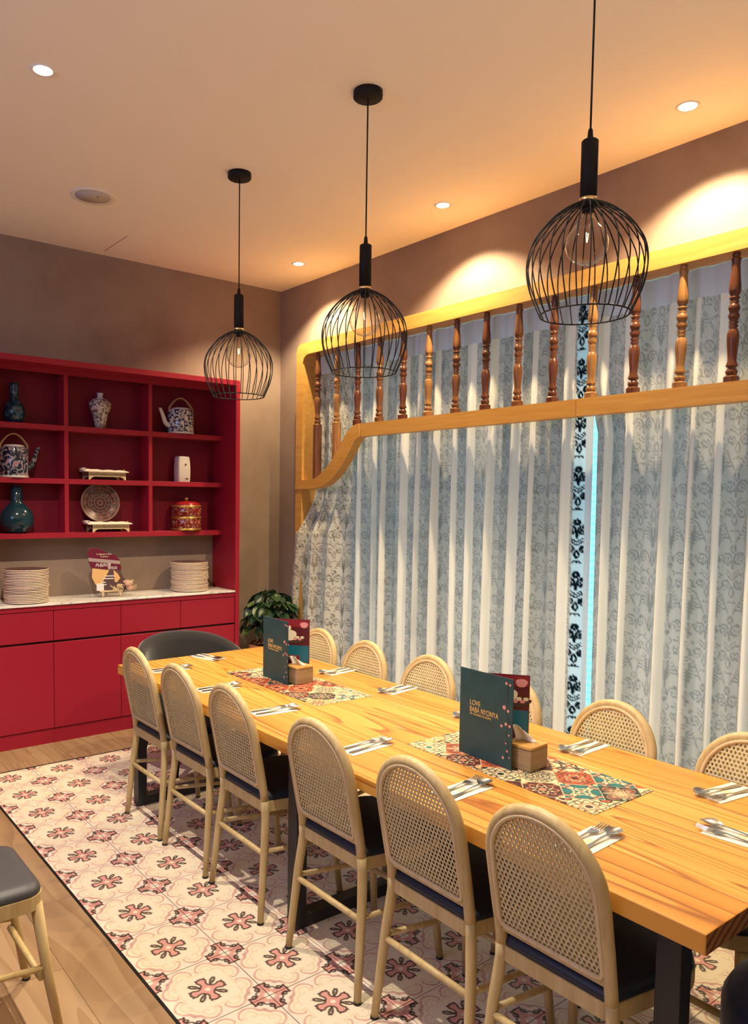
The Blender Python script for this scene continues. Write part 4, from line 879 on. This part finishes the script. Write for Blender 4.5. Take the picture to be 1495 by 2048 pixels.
# ------------------------------------------------------------------ things on the table
ZM = TZ
def placemat(seed, flip):
    r = np.random.default_rng(seed); w, l = 0.315, 0.785; nx, ny = 170, 424
    gx = np.linspace(-w / 2, w / 2, nx); gy = np.linspace(-l / 2, l / 2, ny); X, Y = np.meshgrid(gx, gy, indexing='ij')
    s = 0.118; A = (X + Y) / math.sqrt(2) / s + 0.31; B = (X - Y) / math.sqrt(2) / s + 0.12
    ia, ib = np.floor(A).astype(int), np.floor(B).astype(int); fa, fb = (A - ia - 0.5).ravel(), (B - ib - 0.5).ravel()
    pal = {'cream': (0.66, 0.53, 0.31), 'teal': (0.02, 0.15, 0.15), 'green': (0.008, 0.045, 0.040), 'rust': (0.50, 0.10, 0.04), 'brown': (0.07, 0.025, 0.022), 'sand': (0.66, 0.40, 0.16), 'coral': (0.60, 0.22, 0.12)}
    sch = [('cream', 'teal', 'coral'), ('green', 'coral', 'cream'), ('brown', 'coral', 'cream'), ('cream', 'brown', 'rust'), ('teal', 'cream', 'coral'), ('sand', 'cream', 'brown'), ('rust', 'brown', 'cream'), ('cream', 'green', 'brown')]
    c = np.zeros((nx * ny, 3)); aa = 0.010
    for a_ in range(ia.min(), ia.max() + 1):
        for b_ in range(ib.min(), ib.max() + 1):
            m_ = ((ia == a_) & (ib == b_)).ravel()
            if not m_.any(): continue
            k = int(r.integers(0, 8)); g_, f_, h_ = [pal[q] for q in sch[k]]; ty = int(r.integers(0, 4))
            u, v = np.abs(fa[m_]), np.abs(fb[m_]); R = np.hypot(u, v); T = np.arctan2(v, u); cc_ = np.tile(np.array(g_), (m_.sum(), 1)).astype(float)
            if ty == 0:
                for rr_, nn, w_ in ((0.40, 16, 0.05), (0.27, 12, 0.04)):
                    ang = ((T * nn / (2 * pi)) % 1 - 0.5) * 2 * pi / nn * rr_
                    stroke(cc_, np.abs(np.hypot(R - rr_, ang) - 0.035), 0.012, f_, aa)
                stroke(cc_, np.abs(R - 0.33), 0.016, f_, aa); stroke(cc_, np.abs(R - 0.14 - 0.03 * np.cos(8 * T)), 0.03, f_, aa); stroke(cc_, R, 0.06, h_, aa)
            elif ty == 1:
                pet = np.abs(np.sin(2 * T)) ** 0.7 * 0.55
                stroke(cc_, np.maximum(R - pet, 0), 0.0, f_, 0.012); stroke(cc_, np.maximum(R - pet * 0.6, 0), 0.0, h_, 0.012)
                pet2 = np.abs(np.cos(2 * T)) ** 6 * 0.46; stroke(cc_, np.maximum(R - pet2, 0), 0.0, h_, 0.012)
            elif ty == 2:
                stroke(cc_, np.abs(R - 0.36 - 0.06 * np.cos(8 * T)), 0.022, f_, aa); stroke(cc_, np.abs(R - 0.22 - 0.05 * np.cos(8 * T + pi)), 0.022, h_, aa); stroke(cc_, R, 0.10, f_, aa)
                stroke(cc_, np.hypot(u - 0.46, v - 0.46), 0.13, f_, aa); stroke(cc_, np.hypot(u - 0.46, v - 0.46), 0.07, h_, aa)
            else:
                d_ = np.abs(np.hypot(u - 0.5, v) - 0.30); stroke(cc_, d_, 0.03, f_, aa); d_ = np.abs(np.hypot(u, v - 0.5) - 0.30); stroke(cc_, d_, 0.03, f_, aa)
                stroke(cc_, np.abs(np.hypot(u - 0.5, v - 0.5) - 0.22), 0.035, h_, aa); stroke(cc_, np.abs(u - v) + 0.6 * np.maximum(R - 0.3, 0), 0.05, f_, aa); stroke(cc_, R, 0.07, h_, aa)
            stroke(cc_, np.abs(np.abs(np.sin(5 * pi * (u + v))) * 0.06 + np.abs(R - 0.47) * 0.7), 0.035, pal['brown' if k % 3 else 'green'], aa)
            stroke(cc_, np.abs(R - 0.20 - 0.04 * np.cos(8 * T)), 0.012, pal['brown' if k % 2 else 'green'], aa); stroke(cc_, np.abs(np.hypot(u - 0.25, v - 0.25) - 0.11), 0.014, pal['green' if k % 2 else 'brown'], aa)
            ed = np.maximum(u, v); stroke(cc_, np.abs(ed - 0.5), 0.012, (0.10, 0.06, 0.04) if k % 2 else (0.60, 0.48, 0.28), aa)
            c[m_] = cc_
    Xp = np.pad(X, 1, mode='edge'); Yp = np.pad(Y, 1, mode='edge'); Zp = np.pad(np.full(X.shape, 0.0020), 1, constant_values=0.0003)
    cp = np.pad(c.reshape(nx, ny, 3), ((1, 1), (1, 1), (0, 0)), mode='edge').reshape(-1, 3)
    return grid_mesh('placemat', Xp, Yp, Zp, cp, M_MAT, smooth=False)
tag(place('placemat', placemat(21, 0), None, (1.030, -3.124, TZ)), 'mosaic tile-print placemat under the menu nearer the camera end', 'placemat', 'printed runners on the table')
tag(place('placemat', placemat(14, 1), None, (1.062, -1.733, TZ)), 'mosaic tile-print placemat under the menu nearer the red cabinet', 'placemat', 'printed runners on the table')
ZP = TZ + 0.0022
def board_between(A, B, th, z1, m, name, parent, z0=0.0):
    """upright panel from A to B (local xy), thickness th away from the viewer"""
    A, B = Vector(A), Vector(B); d = (B - A); L = d.length; d.normalize(); nrm = Vector((-d.y, d.x))
    if nrm.x < 0: nrm = -nrm
    ps = [A, B, B + nrm * th, A + nrm * th]
    if (ps[1] - ps[0]).cross(ps[2] - ps[0]) < 0: ps = ps[::-1]
    return MB().prism([(p.x, p.y) for p in ps], z0, z1).build(name, m, parent), d, L
def menu(label, loc, B1, B2, h2, where):
    t = thing('menu', label, 'menu', loc)
    cov, d, L = board_between((0, 0), B1, 0.0035, 0.306, M_COVER, 'front_cover', t)
    az = math.atan2(d.y, d.x); rot = (radians(90), 0, az); nrm = Vector((d.y, -d.x))          # outward side (towards -x)
    def on(a_, z, e=0.0007): p = d * a_ + nrm * e; return (p.x, p.y, z)
    lettering('LOVE', 0.026, M_GOLD, cov, on(0.048, 0.182), rot, xs=0.80); lettering('BABA NYONYA', 0.027, M_GOLD, cov, on(0.048, 0.158), rot, xs=0.70); lettering("BY NYONYA'S HOME", 0.0105, M_GOLD, cov, on(0.050, 0.147), rot, xs=1.0)
    r = random.Random(3)
    fl5 = MB()
    for q in range(5):
        a0 = q * 1.2566; fl5.prism([(0.0062 * cos(a0) + 0.0048 * cos(b_), 0.0062 * sin(a0) + 0.0048 * sin(b_)) for b_ in np.linspace(0, 2 * pi, 9)[:-1]], 0, 0.0004)
    flm = fl5.mesh('printed_blossom', M_PINKP)
    for a_, z, s in ((0.205, 0.205, 1.3), (0.222, 0.196, 0.9), (0.228, 0.285, 0.8), (0.212, 0.288, 0.9), (0.214, 0.150, 1.0), (0.230, 0.146, 0.9), (0.195, 0.140, 0.9), (0.228, 0.115, 0.6), (0.216, 0.085, 0.5), (0.222, 0.060, 0.8), (0.205, 0.034, 0.9), (0.232, 0.040, 0.5)):
        o = place('printed_blossom', flm, cov, on(a_, z, 0.0004), rot); o.scale = (s * 0.55, s * 0.55, 1)
    pts = [(0.232, 0.296), (0.215, 0.27), (0.222, 0.23), (0.214, 0.19), (0.226, 0.16), (0.216, 0.12), (0.226, 0.08), (0.214, 0.03)]
    tw = MB(); tw.tube([on(a_, z, 0.0003) for a_, z in pts], 0.0007, 5); tw.build('printed_twig', M_BROWNP, cov)
    # second leaf: inside face looks towards the viewer
    pg, d2, L2 = board_between((0, 0), B2, 0.0035, h2, M_PAGE, 'inner_page', t)
    n2 = Vector((d2.y, -d2.x)); az2 = math.atan2(d2.y, d2.x); rot2 = (radians(90), 0, az2)
    def quad(a0, a1, z0, z1, m, e, nm='printed_patch'):
        p = [(a0, z0), (a1, z0), (a1, z1), (a0, z1)]
        MB().prism(p, 0, 0.0004, f=lambda a_, b_, zz: (*(d2 * a_ + n2 * (e + zz)), b_)).build(nm, m, pg)
    def blob(a0, z0, ra, rz_, m, e, nm='printed_picture'):
        MB().prism([(a0 + ra * cos(q) * (1 + 0.12 * sin(3 * q)), z0 + rz_ * sin(q) * (1 + 0.1 * cos(2 * q))) for q in np.linspace(0, 2 * pi, 19)[:-1]], 0, 0.0004, f=lambda a_, b_, zz: (*(d2 * a_ + n2 * (e + zz)), b_)).build(nm, m, pg)
    quad(0.004, L2 - 0.003, h2 - 0.040, h2 - 0.003, M_PAGER, 0.0002); quad(0.004, L2 - 0.003, 0.080, 0.165, M_PAGET, 0.0002); quad(0.02, L2 - 0.05, 0.010, 0.115, M_PAGER, 0.0006)
    a_ = 0.125 if where else 0.150
    blob(a_ + 0.02, 0.195, 0.075, 0.022, M_BROWNP, 0.0008); blob(a_ + 0.01, 0.215, 0.038, 0.030, M_CREAMP, 0.0012); blob(a_, 0.247, 0.020, 0.022, M_CREAMP, 0.0016); blob(a_ + 0.002, 0.262, 0.008, 0.010, M_PAGER, 0.0020)
    for q in range(5): blob(a_ + 0.03 + 0.012 * q, 0.206 - 0.009 * (q % 2), 0.009, 0.007, M_CREAMP if q % 2 == 0 else M_PINKP, 0.0014)
    blob(L2 - 0.028, h2 - 0.028, 0.020, 0.016, M_PINKP, 0.0012); blob(L2 - 0.10, 0.045, 0.038, 0.026, M_BROWNP, 0.0010); blob(L2 - 0.10, 0.048, 0.018, 0.017, M_CREAMP, 0.0014)
    for s, z, sz, aa_ in (('红豆冰', 0.185, 0.015, 0.08), ('13.80', 0.160, 0.018, 0.095), ('Ais Kacang', 0.150, 0.009, 0.09), ('椰糖西米', 0.100, 0.014, 0.12), ('Sago Gula Melaka', 0.090, 0.008, 0.10)):
        p = d2 * aa_ + n2 * 0.0024; lettering(s, sz, M_WHITEP, pg, (p.x, p.y, z), rot2)
    return t
menu('tall teal menu with gold lettering, on the placemat nearer the camera end', (0.969, -2.898, ZP), (-0.006, -0.241), (0.146, -0.190), 0.290, 0)
menu('tall teal menu with gold lettering, on the placemat nearer the red cabinet', (1.020, -1.508, ZP), (-0.010, -0.234), (0.152, -0.186), 0.296, 1)
def tissue_box(label, loc, rz, tall):
    t = thing('tissue_box', label, 'tissue box', loc, rz)
    MB().rbox(-0.05, 0.05, -0.052, 0.052, 0, 0.074, 0.004, 2).build('body', M_BOXW, t)
    MB().prism(rrect(-0.052, 0.052, -0.054, 0.054, 0.012, 5), 0.075, 0.083).build('lid', M_LIDW, t)
    MB().prism(rrect(-0.0515, 0.0515, -0.0535, 0.0535, 0.012, 5), 0.0738, 0.0755).build('lid_edge', M_BROWNP, t)
    mb = MB()
    def sheet(u, v):
        a_ = (u - 0.5) * 0.072 * (1 - 0.45 * v); hgt = 0.058 * v * (tall); return (a_ - 0.018 * v - 0.012 * v * v + 0.0, 0.010 * sin(u * 6) * (1 - v * 0.5) + 0.004, 0.083 + hgt * (0.75 + 0.25 * (1 - u)) - 0.006 * (2 * u - 1) ** 2 * v)
    o = mb.grid(sheet, 12, 8).build('tissue', M_TISSUE, t); o.rotation_euler.z = radians(-60)
    md = o.modifiers.new('thickness', 'SOLIDIFY'); md.thickness = 0.0015
tissue_box('small wooden tissue box between the covers of the menu nearer the camera end', (1.040, -3.139, ZP), radians(4), 1.0)
tissue_box('small wooden tissue box between the covers of the menu nearer the red cabinet', (1.096, -1.713, ZP), radians(5), 0.75)
# cutlery meshes point along +X (head at +X)
def spoon_mesh():
    mb = MB()
    def bowl(u, v):
        a_ = u * pi; w_ = 0.0205 * sin(max(a_, 0.12)) ** 0.75 if 0 < u < 1 else 0.0035; s_ = (v - 0.5) * 2
        return (0.045 + 0.058 * u, s_ * w_, 0.0030 + 0.008 * (1 - 0.0) * (abs(s_) ** 2) * sin(a_) + 0.004 * (2 * u - 1) ** 2 + 0.003)
    mb.grid(bowl, 14, 8)
    def hand(u, v):
        s_ = (v - 0.5) * 2; w_ = float(np.interp(u, [0, 0.15, 0.6, 1], [0.008, 0.0085, 0.0045, 0.0036])); return (-0.095 + 0.142 * u, s_ * w_, float(np.interp(u, [0, 0.5, 0.85, 1], [0.0025, 0.0035, 0.009, 0.0095])) - 0.0008 * s_ * s_)
    mb.grid(hand, 14, 2); return mb.mesh('spoon', M_CHROME)
def fork_mesh():
    mb = MB()
    def hand(u, v):
        s_ = (v - 0.5) * 2; w_ = float(np.interp(u, [0, 0.12, 0.5, 0.8, 0.92, 1], [0.008, 0.0085, 0.0045, 0.0036, 0.0105, 0.0115])); return (-0.095 + 0.148 * u, s_ * w_, float(np.interp(u, [0, 0.5, 0.8, 1], [0.0025, 0.0035, 0.0085, 0.0055])) - 0.0008 * s_ * s_)
    mb.grid(hand, 16, 2)
    for k in range(4):
        y = (k - 1.5) * 0.0064; mb.tube([(0.052, y, 0.0055), (0.072, y, 0.0045), (0.092, y * 0.97, 0.0085), (0.100, y * 0.97, 0.0105)], [0.0022, 0.0020, 0.0016, 0.0008], 6)
    return mb.mesh('fork', M_CHROME)
SPM, FKM = spoon_mesh(), fork_mesh()
for me_, ky in ((SPM, 1.15), (FKM, 1.22)): me_.transform(Matrix.Diagonal((1.08, ky, 1.15, 1)))
nap = MB().rbox(-0.0975, 0.0975, -0.0475, 0.0475, 0.0, 0.0022, 0.0008, 1)
NPM = nap.mesh('napkin', M_PAPER)
pm_ = MB()
for k in range(9): pm_.tube(spiral(-0.012 + (k % 3) * 0.014, -0.012 + (k // 3) * 0.010, 0.006, 0.002, k * 1.3, 1.2, 9) and [(a_, b_, 0.0023) for a_, b_ in spiral(-0.012 + (k % 3) * 0.014, -0.012 + (k // 3) * 0.010, 0.006, 0.002, k * 1.3, 1.2, 9)], 0.0008, 4)
PMM = pm_.mesh('printed_mark', M_PRINT)
def setting(x, y, rz, who, swap=False, gap=0.021):
    grp = 'place settings round the table'
    n_ = place('paper_napkin', NPM, None, (x, y, TZ), (0, 0, rz)); tag(n_, f'white paper napkin {who}', 'napkin', 'paper napkins'); place('printed_mark', PMM, n_, (0.0, 0, 0))
    ca_, sa_ = cos(rz), sin(rz)
    for nm, me, off in (('spoon', SPM, -gap), ('fork', FKM, gap)):
        if swap: off = -off
        o = place(nm, me, None, (x + ca_ * 0.012 - sa_ * off, y + sa_ * 0.012 + ca_ * off, TZ + 0.0023), (0, 0, rz + random.uniform(-0.05, 0.05))); tag(o, f'shiny steel {nm} on the napkin {who}', nm, nm + 's on the napkins')
lx = [0.700, 0.708, 0.712, 0.722, 0.698, 0.702]; ly_ = [-1.105, -1.60, -2.075, -2.665, -3.163, -3.610]
for k in range(6): setting(lx[k], ly_[k], radians([-4, -2, -6, 4, 2, 3][k]), f'before the {on_[k]} open-floor-side chair from the cabinet')
ry_ = [-1.21, -1.640, -2.105, -2.60, -3.135, -3.66]; rx_ = [1.38, 1.398, 1.395, 1.385, 1.378, 1.362]
for k in range(6): setting(rx_[k], ry_[k], pi + radians([6, 8, 10, 6, 2, -8][k]), f'before the {on_[k]} curtain-side chair from the cabinet')
setting(1.062, -3.850, radians(97), 'before the navy armchair'); setting(1.010, -0.945, radians(-78), 'before the charcoal armchair')

# ------------------------------------------------------------------ pendant lamps
cage_p = [(0.030, 0.0), (0.060, -0.012), (0.105, -0.042), (0.145, -0.085), (0.172, -0.130), (0.183, -0.178), (0.181, -0.225), (0.170, -0.270), (0.153, -0.312), (0.138, -0.345)]
wire = [(p.x, 0, p.y) for p in smooth_path([(a_, b_, 0) for a_, b_ in cage_p], 3)]
WM = MB().tube(wire, 0.0022, 6).mesh('cage_wire', M_BLACK)
def pendant(label, x, y, ztop):
    t = thing('pendant_lamp', label, 'lamp', (x, y, 0), 0, 'black cage pendants over the table')
    MB().lathe([(0.062, ZC), (0.062, ZC - 0.026), (0.058, ZC - 0.030), (0.0, ZC - 0.030)][::-1], 32).build('ceiling_rose', M_BLACK, t)
    MB().tube([(0.045, -0.03, ZC - 0.012), (0.052, -0.038, ZC - 0.012)], 0.004, 8).build('screw', M_CHROME, t)
    MB().tube([(0, 0, ZC - 0.028), (0, 0, ztop + 0.196)], 0.0032, 8).build('cord', M_BLACK, t)
    MB().lathe([(0.026, ztop + 0.015), (0.026, ztop + 0.190), (0.022, ztop + 0.194), (0.010, ztop + 0.195), (0.007, ztop + 0.225), (0.004, ztop + 0.23)], 24).build('socket_tube', M_BLACK, t)
    MB().lathe([(0.0275, ztop + 0.003), (0.0275, ztop + 0.016)], 24).build('brass_ring', M_BRASS, t)
    s = D.objects.new('cage', None); COL.objects.link(s); s.parent = t
    hub = MB().lathe([(0.0, ztop - 0.012), (0.030, ztop - 0.010), (0.032, ztop), (0.028, ztop + 0.004)], 24).build('cage_hub', M_BLACK, s)
    for k in range(28): place('cage_wire', WM, s, (0, 0, ztop), (0, 0, 2 * pi * k / 28))
    MB().tube([(0.138 * cos(a_), 0.138 * sin(a_), ztop - 0.345) for a_ in np.linspace(0, 2 * pi, 49)[:-1]], 0.0026, 6, closed=True).build('cage_ring', M_BLACK, s)
    bz = ztop - 0.125
    bp = [(0.0, bz - 0.066)] + [(0.066 * sin(a_), bz - 0.066 * cos(a_)) for a_ in np.linspace(0.15, 2.45, 16)] + [(0.030, bz + 0.068), (0.020, bz + 0.082), (0.017, bz + 0.100)]
    b = MB().lathe(bp, 28).build('bulb', M_GLASSB, t)
    fb = MB().tube([(-0.005, 0, bz + 0.035), (-0.003, 0, bz + 0.012), (0, 0, bz + 0.005), (0.003, 0, bz + 0.012), (0.005, 0, bz + 0.035)], 0.0008, 6)
    fb.build('filament', M_FILA, b)
    MB().lathe([(0.004, bz + 0.02), (0.006, bz + 0.05), (0.014, bz + 0.085), (0.016, bz + 0.10)], 14).build('bulb_stem', M_GLASSB, b)
    MB().lathe([(0.0, bz + 0.098), (0.018, bz + 0.099), (0.018, ztop - 0.008)], 18).build('lamp_holder', M_BLACK, t)
pendant('black wire-cage pendant lamp over the table, the one nearest the red cabinet', 1.104, -1.108, 2.540)
pendant('black wire-cage pendant lamp over the table, the middle one of three', 1.104, -2.168, 2.540)
pendant('black wire-cage pendant lamp over the table, the one farthest from the red cabinet', 1.100, -3.270, 2.588)

# ------------------------------------------------------------------ ceiling fittings
def downlight(x, y, label, power=SPOT_POWER, colour=SPOT_COL):
    t = thing('downlight', label, 'ceiling light', (x, y, ZC), 0, 'recessed downlights')
    MB().lathe([(0.036, -0.001), (0.046, -0.005), (0.050, -0.003), (0.050, 0.0)][::-1], 32).build('trim_ring', M_WHITE, t)
    MB().lathe([(0.0, -0.0025), (0.036, -0.0025), (0.036, -0.001)], 28).build('lens', M_LENS, t)
    l = D.lights.new('downlight_lamp', 'SPOT'); l.energy = power; l.color = colour; l.spot_size = radians(122); l.spot_blend = 0.45; l.shadow_soft_size = 0.018
    o = D.objects.new('downlight_lamp', l); COL.objects.link(o); o.parent = t; o.location = (0, 0, -0.012)
    return t
for x, y, lab in ((2.25, -0.010, 'round downlight nearest the corner of the room, by the curtain wall'), (2.253, -1.478, 'round downlight above the curtain wall between the first and second pendant'), (2.26, -2.946, 'round downlight above the curtain wall by the farthest pendant from the cabinet'),
                  (-0.025, -1.465, 'round downlight over the tile edge, farthest from the curtain wall'), (-0.025, -2.94, 'round downlight over the tile edge near the lone chair')):
    downlight(x, y, lab, SPOT_POWER * (1.3 if x < 0 else 0.92), SPOT_WHITE if x < 0 else SPOT_COL)
t = thing('ceiling_speaker', 'round flush ceiling speaker near the red cabinet', 'speaker', (0.611, -0.296, ZC))
MB().lathe([(0.100, -0.002), (0.122, -0.006), (0.126, -0.003), (0.126, 0.0)][::-1], 40).build('rim', M_WHITE, t)
MB().lathe([(0.0, -0.004), (0.100, -0.003), (0.100, -0.001)], 40).build('grille', M_SPK, t)
MB().lathe([(0.0, -0.0052), (0.006, -0.005), (0.006, -0.0035)], 12, c=(0.02, -0.02)).build('badge', M_BROWNP, t)
